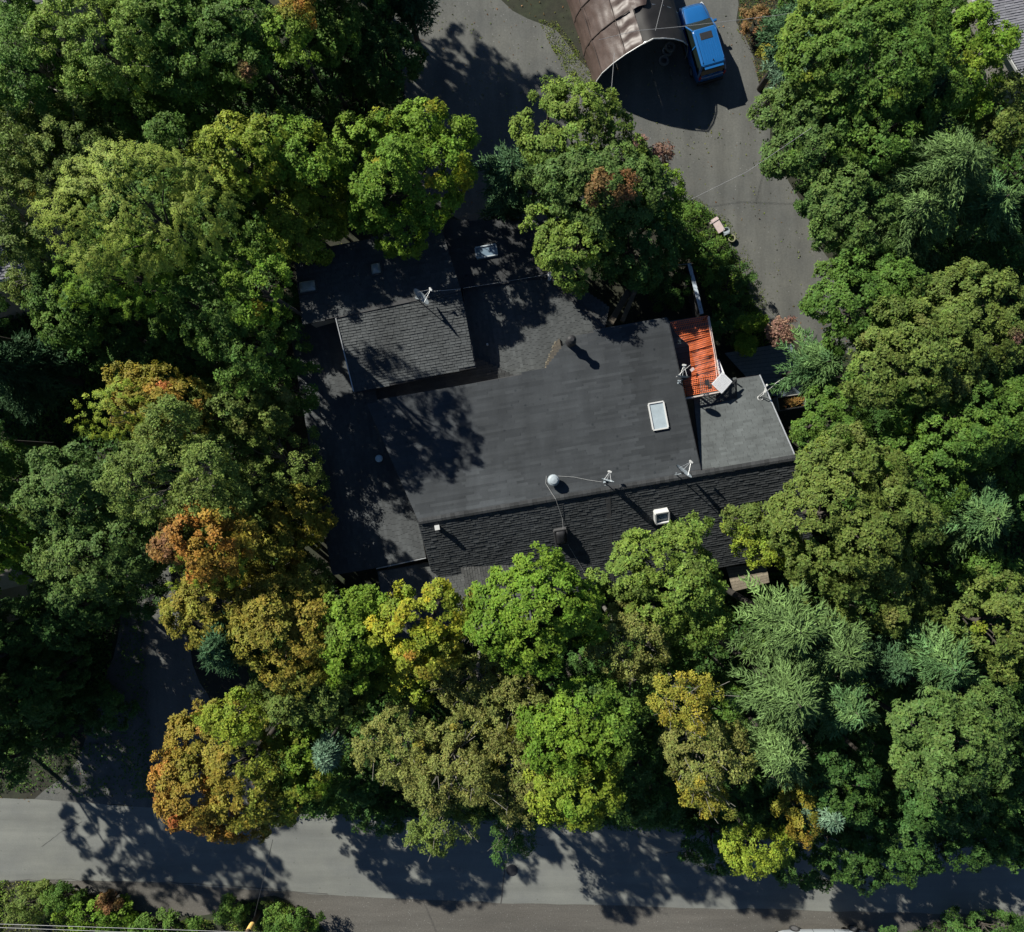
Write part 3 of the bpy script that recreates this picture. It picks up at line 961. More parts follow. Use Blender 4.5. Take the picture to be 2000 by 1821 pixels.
make_car(G(1369, 81, .75) * 1 - Vector((0, 0, .75)), radians(90 + 16), M['blue'], 'bright blue parked SUV with a dark sunroof beside the brown tent')
make_car(Vector((19.0, -29.1, 0)), 0.0, M['navy'], 'pale silver parked van cut off by the bottom edge', sx=1.26, sunroof=False, name='parked_van')
bpy.data.objects['parked_van']['category'] = 'van'

# ---------------------------------------------------------------- brown shelter tent
ax = Vector((-.30, .95, 0)).normalized()         # ridge runs away from the mouth
sd = Vector((.955, .295, 0)).normalized()
tb = G(1252, 142, 0)
tent = empty('shelter_tent', tb, 0, label='brown tarpaulin garage tent with an open peaked mouth', cat='tent')
PR = [(-3.0, 0), (-2.95, .8), (-2.7, 1.5), (-2.15, 2.2), (-1.45, 2.8), (-.7, 3.25), (0, 3.55), (.7, 3.25), (1.45, 2.8), (2.1, 2.25), (2.6, 1.6), (2.82, .8), (2.86, 0)]


def tp(i, d, dz=0.0, out=0.0):
    x, z = PR[i]
    k = 1 + out
    return sd * x * k + ax * d + Vector((0, 0, z * k + dz))


fr = MB()
for d in (0.0, 2.0, 4.0, 6.0):
    f = MB(); f.tube([tp(i, d, 0, -.01) for i in range(13)], .03, 6); f.build('frame_hoop', M['metal'], tent)
nd = 44
rg = random.Random(5)
for name, i0, i1 in (('cover_panel', 0, 2.2), ('cover_panel', 2.2, 3.9), ('cover_panel', 3.9, 5.3)):
    V, F = [], []
    steps = 14
    for j in range(nd + 1):
        d = j / nd * 6.2 - .06
        for k in range(steps + 1):
            s = i0 + (i1 - i0) * k / steps
            a = int(s); fr_ = s - a
            p = tp(a, d).lerp(tp(a + 1, d), fr_)
            sag = -.10 * abs(sin(pi * (d % 2.0) / 2.0)) ** 1.2
            wr = .035 * mnoise.noise(Vector((d * 1.6, s * 3.0, i0))) + (.05 * sin(d * 9 + 1.5 * mnoise.noise(Vector((d, s * 2, 4)))) * sin(pi * min(1, max(0, (s - 3.8) / 1.6))) if i0 == 3.9 else 0)
            outd = Vector((sd.x * PR[min(a, 6)][0], sd.y * PR[min(a, 6)][0], 1.5)).normalized()
            V.append(p + outd * (sag * .6 + wr + .05))
    w = steps + 1
    for j in range(nd):
        for k in range(steps): F.append((j * w + k, j * w + k + 1, (j + 1) * w + k + 1, (j + 1) * w + k))
    MB().add(V, F).build(name, M['tarp'], tent, smooth=True)
# the far side of the cover, its shade painted in as near black
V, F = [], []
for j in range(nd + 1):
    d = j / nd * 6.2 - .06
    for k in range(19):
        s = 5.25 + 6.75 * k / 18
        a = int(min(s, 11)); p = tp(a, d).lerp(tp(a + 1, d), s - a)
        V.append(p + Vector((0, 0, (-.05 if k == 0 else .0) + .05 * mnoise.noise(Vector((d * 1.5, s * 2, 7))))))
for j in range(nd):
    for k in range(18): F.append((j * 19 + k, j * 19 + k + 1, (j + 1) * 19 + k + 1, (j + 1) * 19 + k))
MB().add(V, F).build('side_cover', mat('painted_shade_tarp', (.014, .012, .012), .7, noise=.3, nscale=3), tent, smooth=True)
fl = MB(); V, F = [], []
for j in range(13):
    for k in range(7):
        d = 1.9 + 1.6 * j / 12; s = 5.2 + (1.5 * k / 6) * (1 - .75 * abs(j / 12 - .35))
        a = int(s); V.append(tp(a, d).lerp(tp(a + 1, d), s - a) + Vector((0, 0, .14 + .06 * sin(j + k))))
for j in range(12):
    for k in range(6): F.append((j * 7 + k, j * 7 + k + 1, (j + 1) * 7 + k + 1, (j + 1) * 7 + k))
fl.add(V, F).build('torn_flap', M['tarp'], tent, smooth=True)
sm = MB()
for d in (2.0, 4.0):
    sm.tube([tp(i, d, .045, .012) for i in range(0, 6)], .035, 5)
for i in (2, 4): sm.tube([tp(i, d, .03, .012) for d in (0, 1, 2, 3, 4, 5, 6)], .02, 5)
sm.build('seam_straps', mat('dark_strap', (.05, .035, .03), .7, noise=.2), tent)
e = MB(); e.tube([tp(i, -.08, .03, .006) for i in range(0, 10)], .035, 6); e.build('mouth_hem', M['white'], tent)

# loose tyres inside the tent mouth
def tyre(px, py, z, R, label):
    b = MB(); prof = []
    V, F = [], []
    n, m_ = 22, 8
    for i in range(n):
        a = 2 * pi * i / n
        for k in range(m_):
            q = 2 * pi * k / m_
            rr_ = R - .09 + .09 * cos(q)
            V.append(G(px, py, 0) + Vector((rr_ * cos(a), rr_ * sin(a), z + .10 * sin(q))))
    for i in range(n):
        for k in range(m_):
            F.append((i * m_ + k, ((i + 1) % n) * m_ + k, ((i + 1) % n) * m_ + (k + 1) % m_, i * m_ + (k + 1) % m_))
    b.add(V, F)
    b.build('tyre', mat('dusty_tyre', (.16, .16, .165), .8, noise=.15), smooth=True, label=label, cat='tyre', group='loose tyres by the tent')


tyre(1303, 103, .12, .33, 'loose tyre under another one beside the tent')
tyre(1307, 99, .34, .33, 'upper tyre of the pair stacked beside the tent')
tyre(1296, 121, .12, .33, 'single loose tyre lying nearest the tent mouth')

# kayak-like blue sheet hanging behind the tent
b = MB(); b.tube([G(1268, -20, .9), G(1284, 15, .9), G(1298, 62, .8)], [.1, .34, .06], 8)
b.build('blue_kayak', mat('faded_blue_plastic', (.06, .17, .24), .5, noise=.15), smooth=True, label='narrow faded blue kayak between the tent and the car', cat='kayak')

# ---------------------------------------------------------------- overhead wires and the pole
cable('power_line', [G(1170, 78, 6.5), G(1245, 60, 6.6), G(1335, 52, 6.8), G(1520, 30, 7.2), G(1640, 10, 7.4)], .011, M['wire'], 'white overhead wire crossing above the blue car', 'wire')
cable('power_line', [G(1200, 104, 6.4), G(1193, 190, 6.4), G(1186, 260, 6.5)], .011, M['wire'], 'overhead wire dropping from the tent mouth to the maple', 'wire')
cable('power_line', [G(1310, -60, 6.6), G(1280, 60, 6.6)], .011, M['wire'], 'overhead wire running up beside the blue kayak', 'wire')
cable('power_line', [G(1345, 392, 7.5), G(1460, 335, 8.6), G(1585, 250, 9.6)], .008, M['wire'], 'thin overhead wire slanting across the driveway', 'wire')
cable('power_line', [G(533, 1640, 6.0), G(497, 1790, 8.0)], .012, M['dark'], 'thin dark wire crossing the road to the pole', 'wire')
for i, (y0, y1, z, lb) in enumerate(((1805, 1818, 8.8, 'upper of the wires along the bottom left verge'), (1812, 1826, 8.6, 'lower of the wires along the bottom left verge'))):
    cable('power_line', [G(-600, y0 - 8, z), G(0, y0, z), G(482, y1 + 3, z), G(1100, y1 + 18, z)], .010, M['wire'], lb, 'wire', group='wires along the road')
pole = empty('utility_pole', G(506, 1783, 0), 0, label='wooden utility pole with a pale yellow band in the roadside shrubs', cat='utility pole')
b = MB(); b.lathe((0, 0, 0), [(.17, -.2), (.165, 3.0), (.15, 6.0), (.13, 9.2)], 12); b.build('shaft', M['pole'], pole, smooth=True)
b = MB(); b.lathe((0, 0, 0), [(.176, 1.15), (.176, 1.75)], 14); b.build('band', M['tagm'], pole)
b = MB(); b.bar((-1.1, 0, 8.6), (1.1, 0, 8.6), .12); b.build('crossarm', M['pole'], pole)

# ---------------------------------------------------------------- small things by the driveway
b = MB(); b.box(G(1402, 440, .35), (.45, .95, .08), rz=radians(32)); b.box(G(1395, 432, .40), (.62, .12, .06), rz=radians(32))
b.build('pale_board', M['pink'], bevel=.01, label='pale pink and white board lying on the driveway edge', cat='board')
b = MB(); c = G(1415, 455, 0); b.lathe(c, [(.16, 0), (.20, .38), (.21, .40), (.19, .40), (.15, .05)], 18); b.box(c + Vector((.02, -.12, .3)), (.3, .2, .2), rz=.4)
b.build('metal_bucket', M['dish'], label='pale metal bucket between the board and the round pot', cat='bucket')
b = MB(); c = G(1427, 468, 0); b.lathe(c, [(.20, 0), (.23, .26), (.17, .26), (.16, .06)], 20)
b.build('round_pot', mat('moss_stone', (.20, .20, .12), .85, noise=.25), label='round mossy stone pot at the driveway edge', cat='pot')

# ---------------------------------------------------------------- neighbouring houses at the frame edges
def neighbour(poly, z, label, g=(0, 0), m='nroof', base=(1, 1, 1), eave=.3):
    t = empty('neighbour_house', G(poly[0][0], poly[0][1], 0).xy.to_3d(), 0, label=label, cat='house', group='neighbouring houses')
    off = t.location.copy()
    pl = Plane(poly[0][0], poly[0][1], z, gu=g[0], gn=g[1])
    global house
    keep = house; house = t
    s = roof(pl, poly, base=base, var=.1, seed=31, tab=.35, m=m, thick=.25)
    house = keep
    for o in t.children: o.location = -off
    b = MB(); P = [pl.hit(*p) - off for p in poly]
    for p, q in zip(P, P[1:] + P[:1]): b.bar(p - Vector((0, 0, .1)), q - Vector((0, 0, .1)), .12, .14)
    b.build('gutter', M['white'], t)
    return t


neighbour([(1895, -40), (1905, 0), (1990, 138), (2060, 190), (2500, 60), (2350, -300), (1960, -220)], 3.0, 'grey roofed neighbouring house in the top right corner', g=(.06, .04))
neighbour([(46, 522), (48, 538), (-40, 556), (-420, 640), (-560, 200), (-100, 120)], 6.5, 'neighbouring house behind the trees at the left edge', g=(-.05, .02))
neighbour([(118, 2), (-140, 14), (-260, -260), (100, -320)], 5.0, 'grey roofed neighbouring house in the top left corner')
neighbour([(-60, 1170), (-75, 1250), (-700, 1440), (-760, 1120), (-420, 960)], 6.0, 'neighbouring house off to the lower left')

# ---------------------------------------------------------------- trees
def unit(v):
    return v / (np.linalg.norm(v, axis=-1, keepdims=True) + 1e-9)


PAL = dict(
    locust=[(.165, .205, .042), (.180, .220, .045)],
    bright=[(.095, .165, .022), (.125, .19, .025)],
    green=[(.060, .115, .026), (.080, .135, .026)],
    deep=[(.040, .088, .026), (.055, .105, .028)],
    lime=[(.180, .215, .028), (.150, .20, .030)],
    autumn=[(.165, .160, .032), (.200, .155, .030)],
    soft=[(.110, .165, .038), (.130, .180, .036)],
    grey=[(.070, .118, .038), (.085, .132, .038)],
    olive=[(.105, .135, .034), (.090, .125, .034)],
    tan=[(.140, .140, .046), (.115, .128, .040)],
    gold=[(.210, .170, .028), (.165, .160, .030)],
    yellow=[(.300, .250, .025), (.220, .230, .025)],
    orange=[(.300, .135, .032), (.250, .160, .032)],
    red=[(.300, .095, .038), (.280, .120, .040)],
    rust=[(.180, .090, .048), (.160, .100, .045)],
    plum=[(.180, .095, .090), (.220, .130, .110)],
    fir=[(.060, .110, .045), (.085, .135, .050)],
    spruce=[(.034, .068, .034), (.046, .084, .040)],
    blue=[(.085, .135, .095), (.110, .160, .115)],
    larch=[(.080, .120, .045), (.095, .140, .050)],
)


def leaf_quads(c, n, t, ln, wd, fold=.25):
    """diamond leaves folded along the midrib: centre c, normal n, direction t"""
    t = unit(t - n * np.sum(t * n, -1, keepdims=True))
    b = np.cross(n, t)
    ln = ln[:, None]; wd = wd[:, None]
    V = np.empty((len(c), 3, 3))
    V[:, 0] = c - t * ln * .5 + b * wd * .5
    V[:, 1] = c + t * ln * .5 - n * ln * .12
    V[:, 2] = c - t * ln * .42 - b * wd * .5
    return V.reshape(-1, 3)


def fib_dirs(n, rng, zmin, jit=.22):
    i = np.arange(n) + rng.random()
    z = 1 - (i / n) * (1 - zmin)
    z = np.clip(z, zmin, .99)
    a = i * 2.399963 + rng.random() * 6.28
    s = np.sqrt(1 - z * z)
    return unit(np.stack([s * np.cos(a), s * np.sin(a), z], 1) + rng.normal(0, jit, (n, 3)))


LEAFN = 0


def broadleaf(rng, R, pal, accents=(), style='maple', dens=1.0, leaf=.15, lobes=None):
    """returns (quad verts, colours, lobe centres)"""
    mean = (R[0] + R[1]) / 2
    R = np.array(R)
    nL = int(np.clip(7 + mean * 3.6, 9, 26)) if lobes is None else lobes
    d = fib_dirs(nL, rng, -.12, .24)
    rl = mean * rng.uniform(.24, .42, nL)
    if style != 'maple': rl *= .95
    lc = d * (R - rl[:, None] * .8) * rng.uniform(.80, 1.10, nL)[:, None]
    # a few small outlying lobes make the outline uneven
    k = max(4, nL // 2)
    d2 = fib_dirs(k, rng, -.15, .5); d2[:, 2] *= .5; d2 = unit(d2)
    r2 = mean * rng.uniform(.14, .28, k)
    lc = np.vstack([lc, d2 * R * rng.uniform(.84, 1.02, k)[:, None], np.zeros((1, 3))])
    an = np.arctan2(lc[:, 1], lc[:, 0]); f1, f2 = rng.random(2) * 6.28
    lc[:, :2] *= (1 + .10 * np.sin(2 * an + f1) + .10 * np.sin(3 * an + f2))[:, None]
    lc[:, 2] *= rng.uniform(.75, 1.25, len(lc))
    rl = np.concatenate([rl, r2, [mean * .58]])
    rc0 = {'maple': .29, 'birch': .27, 'willow': .30}[style]
    cl, cd, co, cr = [], [], [], []
    for i in range(len(rl)):
        n = int(max(6, 4 * pi * rl[i] ** 2 / (pi * rc0 ** 2) * (1.5 if style == 'willow' else 1.2) * dens))
        q = unit(rng.normal(0, 1, (n, 3)))
        out = unit(lc[i][None] + np.array([[0, 0, .4]]))
        keep = (q @ out[0]) > -.35
        q = q[keep]
        rad = rl[i] * (rng.uniform(.78, 1.02, len(q)) + (rng.random(len(q)) < .10) * rng.uniform(.1, .28, len(q)))
        p = lc[i] + q * rad[:, None]
        cl.append(p); cd.append(q); co.append(np.full(len(q), i)); cr.append(rc0 * rng.uniform(.65, 1.25, len(q)))
    p = np.vstack(cl); q = np.vstack(cd); o = np.concatenate(co); rc = np.concatenate(cr)
    inside = np.zeros(len(p), bool)
    for i in range(len(rl)):
        inside |= (np.linalg.norm(p - lc[i], axis=1) < rl[i] * .80) & (o != i)
    keep = ~inside
    keep &= p[:, 2] > -R[2] * .75
    # random gaps
    g = np.sin(p[:, 0] * 2.1 + 1.3 * np.sin(p[:, 1] * 1.7 + rng.random() * 6)) * np.sin(p[:, 1] * 2.3 + rng.random() * 6)
    keep &= rng.random(len(p)) > np.clip(g - .6, 0, 1) * (1.5 if style != 'birch' else 2.0)
    p, q, o, rc = p[keep], q[keep], o[keep], rc[keep]
    # colours per clump
    base = np.array(pal)
    cm = base[rng.integers(0, len(base), len(rl))]
    cm = cm * rng.uniform(.86, 1.16, (len(rl), 1))
    ccol = .55 * cm[o] + .45 * base[rng.integers(0, len(base), len(p))]
    for acc in accents:
        ap, amt, size, (ax_, ay_) = acc
        apal = np.array(PAL[ap])
        w = np.zeros(len(p))
        K = max(2, int(amt * 14))
        cen = p[rng.choice(len(p), K, p=None)]
        bias = (cen[:, 0] * ax_ + cen[:, 1] * ay_) / mean
        for j in range(K):
            sz = size * rng.uniform(.6, 1.3) * (1 + max(-.9, bias[j]) * (1 if (ax_ or ay_) else 0))
            if sz <= 0: continue
            w = np.maximum(w, np.clip(1.5 - np.linalg.norm(p - cen[j], axis=1) / sz, 0, 1))
        if ax_ or ay_:
            w = np.clip(w + 1.3 * np.clip((p[:, 0] * ax_ + p[:, 1] * ay_) / mean - .08, -1, 1), 0, 1)
        w = np.clip(w * rng.uniform(.5, 1.2, len(p)), 0, 1)[:, None]
        ccol = ccol * (1 - w) + apal[rng.integers(0, len(apal), len(p))] * w
    ccol = ccol * rng.uniform(.82, 1.2, (len(p), 1)) * (1.22 if style == 'birch' else 1.0)
    # leaves
    if style == 'maple':
        m = np.maximum(6, (66 * (rc / rc0) ** 2)).astype(int)
    elif style == 'birch':
        m = np.maximum(6, (64 * (rc / rc0) ** 2)).astype(int)
    else:
        m = np.full(len(p), 42)
    idx = np.repeat(np.arange(len(p)), m)
    n = len(idx)
    up = np.array([0, 0, 1.])
    rd = unit(rng.normal(0, 1, (n, 3)))
    outn = unit(q[idx] * .8 + unit(p[idx]) * .4 + up * .35)
    if style == 'willow':
        # sprays: strings of narrow leaflets running outwards and drooping
        tt = (np.arange(n) - np.repeat(np.cumsum(m) - m, m)) / np.repeat(m, m)
        hd = p[idx] * np.array([1, 1, 0]); hd = unit(hd + rng.normal(0, .01, hd.shape))
        clr = rng.normal(0, .42, (len(p), 3))[idx]
        dirn = unit(hd * .7 + np.array([-.6, .05, -.05]) + clr)
        ls = min(1, mean / 3.4) ** 1.3
        c = p[idx] + dirn * (tt * .40 * ls)[:, None] - up * (tt ** 2 * .14 * ls)[:, None] + rd * (.03 + .13 * rng.random(n))[:, None]
        nrm = unit(outn + up * .8 + rd * .35)
        tdir = unit(dirn + rd * .55)
        L = leaf * .85 * rng.uniform(.7, 1.2, n); W = L * .5
    else:
        c = p[idx] + unit(rd + outn * .45) * (rc[idx] * rng.uniform(.35, 1.0, n))[:, None] * np.array([1, 1, .8])
        nrm = unit(outn * .75 + up * .35 + unit(rng.normal(0, 1, (n, 3))) * (.50 if style == 'maple' else .65))
        tdir = unit(rng.normal(0, 1, (n, 3)))
        L = leaf * rng.uniform(.65, 1.25, n); W = L * (rng.uniform(.75, .95, n) if style == 'maple' else rng.uniform(.55, .75, n))
    col = ccol[idx] * rng.uniform(.78, 1.24, (n, 1)) * (1 + rng.normal(0, .05, (n, 3)))
    return leaf_quads(c, nrm, tdir, L, W), np.clip(col, .005, .9), lc[:nL]


def conifer(rng, R, H, pal, style='fir', dens=1.0):
    """whorls of drooping branches with needle twigs; origin at mid-height of the crown"""
    Rm = (R[0] + R[1]) / 2
    V_, C_ = [], []
    base = np.array(pal)
    nw = int(max(7, H / (.36 if style != 'spruce' else .30)))
    cs, ts, ns, Ls, Ws, ks = [], [], [], [], [], []
    for w in range(nw):
        f = w / nw                          # 0 bottom .. 1 top
        z = -H / 2 + H * f
        rad = Rm * (1 - f ** 1.3) ** (.7 if style == 'fir' else .95) + .12
        nb = max(5, int((9 if style == 'fir' else 11) * (1 - f * .4) * dens))
        a0 = rng.random() * 6.28
        for b in range(nb):
            a = a0 + 2 * pi * b / nb + rng.normal(0, .16)
            L = rad * (rng.uniform(.45, 1.2) if style == 'fir' else rng.uniform(.66, 1.18))
            hd = np.array([math.cos(a) * R[0] / Rm, math.sin(a) * R[1] / Rm, 0])
            ntw = max(4, int(L / .085))
            s = (np.arange(ntw) + .6) / ntw
            rise = rng.uniform(.05, .25) if style == 'fir' else .02
            zz = z + rng.normal(0, .15) + L * (rise * s - (.36 if style == 'fir' else .28) * s ** 2)
            pts = hd[None] * (L * s)[:, None]; pts[:, 2] = zz
            sd_ = np.array([-hd[1], hd[0], 0])
            bc = base[rng.integers(0, len(base))] * rng.uniform(.8, 1.2)
            for side in (-1, 1):
                tl = (.24 + .34 * L / 2.6) * (1 - .5 * s) * rng.uniform(.5, 1.4, ntw) + .10
                sw = (.75 if style == 'fir' else .55)
                tw = unit(hd[None] * sw + sd_[None] * side * rng.uniform(.6, 1.0, (ntw, 1)) + np.array([[0, 0, -.08]]) + rng.normal(0, .26, (ntw, 3)))
                cc = pts + tw * tl[:, None] * .5
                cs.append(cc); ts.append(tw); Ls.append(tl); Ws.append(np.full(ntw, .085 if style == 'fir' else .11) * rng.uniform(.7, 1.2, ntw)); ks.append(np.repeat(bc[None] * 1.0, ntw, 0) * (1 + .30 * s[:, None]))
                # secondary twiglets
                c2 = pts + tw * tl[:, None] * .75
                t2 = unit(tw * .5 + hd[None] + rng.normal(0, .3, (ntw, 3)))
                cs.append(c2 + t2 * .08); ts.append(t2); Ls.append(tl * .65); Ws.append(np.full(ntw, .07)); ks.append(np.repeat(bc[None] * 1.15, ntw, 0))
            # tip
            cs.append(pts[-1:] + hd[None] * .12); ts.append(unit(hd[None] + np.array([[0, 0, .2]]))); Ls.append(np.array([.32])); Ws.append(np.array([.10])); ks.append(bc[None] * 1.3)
    c = np.vstack(cs); t = np.vstack(ts); L = np.concatenate(Ls); W = np.concatenate(Ws); k = np.vstack(ks)
    n = len(c)
    nrm = unit(np.array([[0, 0, 1.]]) + rng.normal(0, .45, (n, 3)))
    V = [leaf_quads(c, nrm, t, L, W, fold=.35)]
    n2 = unit(np.cross(nrm, t))
    V.append(leaf_quads(c, n2, t, L, W * .8, fold=.1))
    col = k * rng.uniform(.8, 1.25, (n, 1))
    return np.vstack(V), np.clip(np.vstack([col, col]), .005, .9)


def tree(kind, px, py, rx, ry, zc, pal, label, acc=(), seed=None, bare=False, name=None, H=None, dens=1.0, lobes=None):
    global LEAFN
    seed = seed if seed is not None else int(px * 7 + py * 13)
    rng = np.random.default_rng(seed)
    k = (CAM_H - zc) / FPX
    c = G(px, py, zc)
    if name is None: rx, ry = rx * 1.02, ry * 1.02
    R = (rx * k, ry * k)
    mean = (R[0] + R[1]) / 2
    nm = name or {'maple': 'maple_tree', 'birch': 'birch_tree', 'willow': 'locust_tree', 'fir': 'fir_tree', 'spruce': 'spruce_tree'}[kind]
    cat = 'shrub' if 'shrub' in nm or 'bush' in nm else 'tree'
    t = empty(nm, (c.x, c.y, 0), 0, label=label, cat=cat)
    P_ = PAL[pal]
    tr = MB()
    if kind in ('fir', 'spruce'):
        Hc = H or mean * (1.35 if kind == 'fir' else 2.0)
        Hc = min(Hc, 2 * zc - .4)
        V, cols = conifer(rng, R, Hc, P_, kind, dens)
        V = V + np.array([0, 0, zc])
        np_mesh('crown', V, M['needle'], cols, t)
        tr.lathe((0, 0, 0), [(.10 + mean * .06, 0), (.05 + mean * .045, zc), (.02, zc + Hc * .42)], 8)
        tr.build('trunk', M['bark'], t, smooth=True)
    else:
        rz = min(mean * .78, zc - .25)
        leaf = {'maple': .125, 'birch': .112, 'willow': .125}[kind]
        if mean < 1.6: leaf *= .85
        V, cols, lc = broadleaf(rng, (R[0], R[1], rz), P_, acc, kind, dens, leaf, lobes)
        V = V + np.array([0, 0, zc])
        np_mesh('crown', V, M['leaf'], cols, t)
        th = max(.3, zc - rz * .6)
        b0 = .05 + mean * .032
        bx = 2.0 if 1440 < px < 1760 and py < 650 else 0
        tr.tube([(bx, 0, 0), (bx * .6 + rng.normal(0, .08), rng.normal(0, .08), th * .5), (0, 0, th)], [b0 * 1.3, b0, b0 * .8], 8)
        for p in lc[::1 if kind == 'birch' else 2]:
            e = Vector(p) + Vector((0, 0, zc))
            s = Vector((0, 0, th * rng.uniform(.75, 1.0)))
            mid = s.lerp(e, .5) + Vector((rng.normal(0, .15), rng.normal(0, .15), .25))
            tr.tube([s, mid, e * 1.0 + (e - mid) * (.05 if kind == 'birch' else 0)], [b0 * .45, b0 * .26, b0 * .08], 5, caps=False)
            if kind == 'birch':
                for _ in range(3):
                    dd = Vector(rng.normal(0, 1, 3)) * .35 + (e - s).normalized() * .35
                    tr.tube([mid.lerp(e, rng.uniform(.2, .9)), e + dd], [b0 * .16, .012], 4, caps=False)
        tr.build('trunk', M['pale_bark' if kind == 'birch' else 'bark'], t, smooth=True)
    LEAFN += len(V) // 3
    return t


def bare_twigs(px, py, r, z, label, n=60, seed=1):
    rng = random.Random(seed)
    c = G(px, py, 0)
    t = empty('dead_tree', c, 0, label=label, cat='tree')
    k = (CAM_H - z) / FPX * r
    off = G(px, py, z) - c
    b = MB()
    base = Vector((off.x, off.y, 0))
    b.tube([base, base + Vector((0, 0, z - k * .8))], [.12, .07], 7)
    s = base + Vector((0, 0, z - k * .8))
    for i in range(n):
        a = rng.uniform(0, 2 * pi); e = rng.uniform(.1, 1.2)
        d = Vector((cos(a) * cos(e), sin(a) * cos(e), sin(e))) * k * rng.uniform(.6, 1.1)
        m_ = s + d * .5 + Vector((rng.uniform(-.1, .1), rng.uniform(-.1, .1), .1))
        b.tube([s, m_, s + d], [.03, .02, .007], 4, caps=False)
        for _ in range(3):
            b.tube([s + d * rng.uniform(.4, .8), s + d + Vector((rng.uniform(-.4, .4), rng.uniform(-.4, .4), rng.uniform(-.1, .2)))], [.010, .005], 3, caps=False)
    b.build('branches', M['pale_bark'], t)

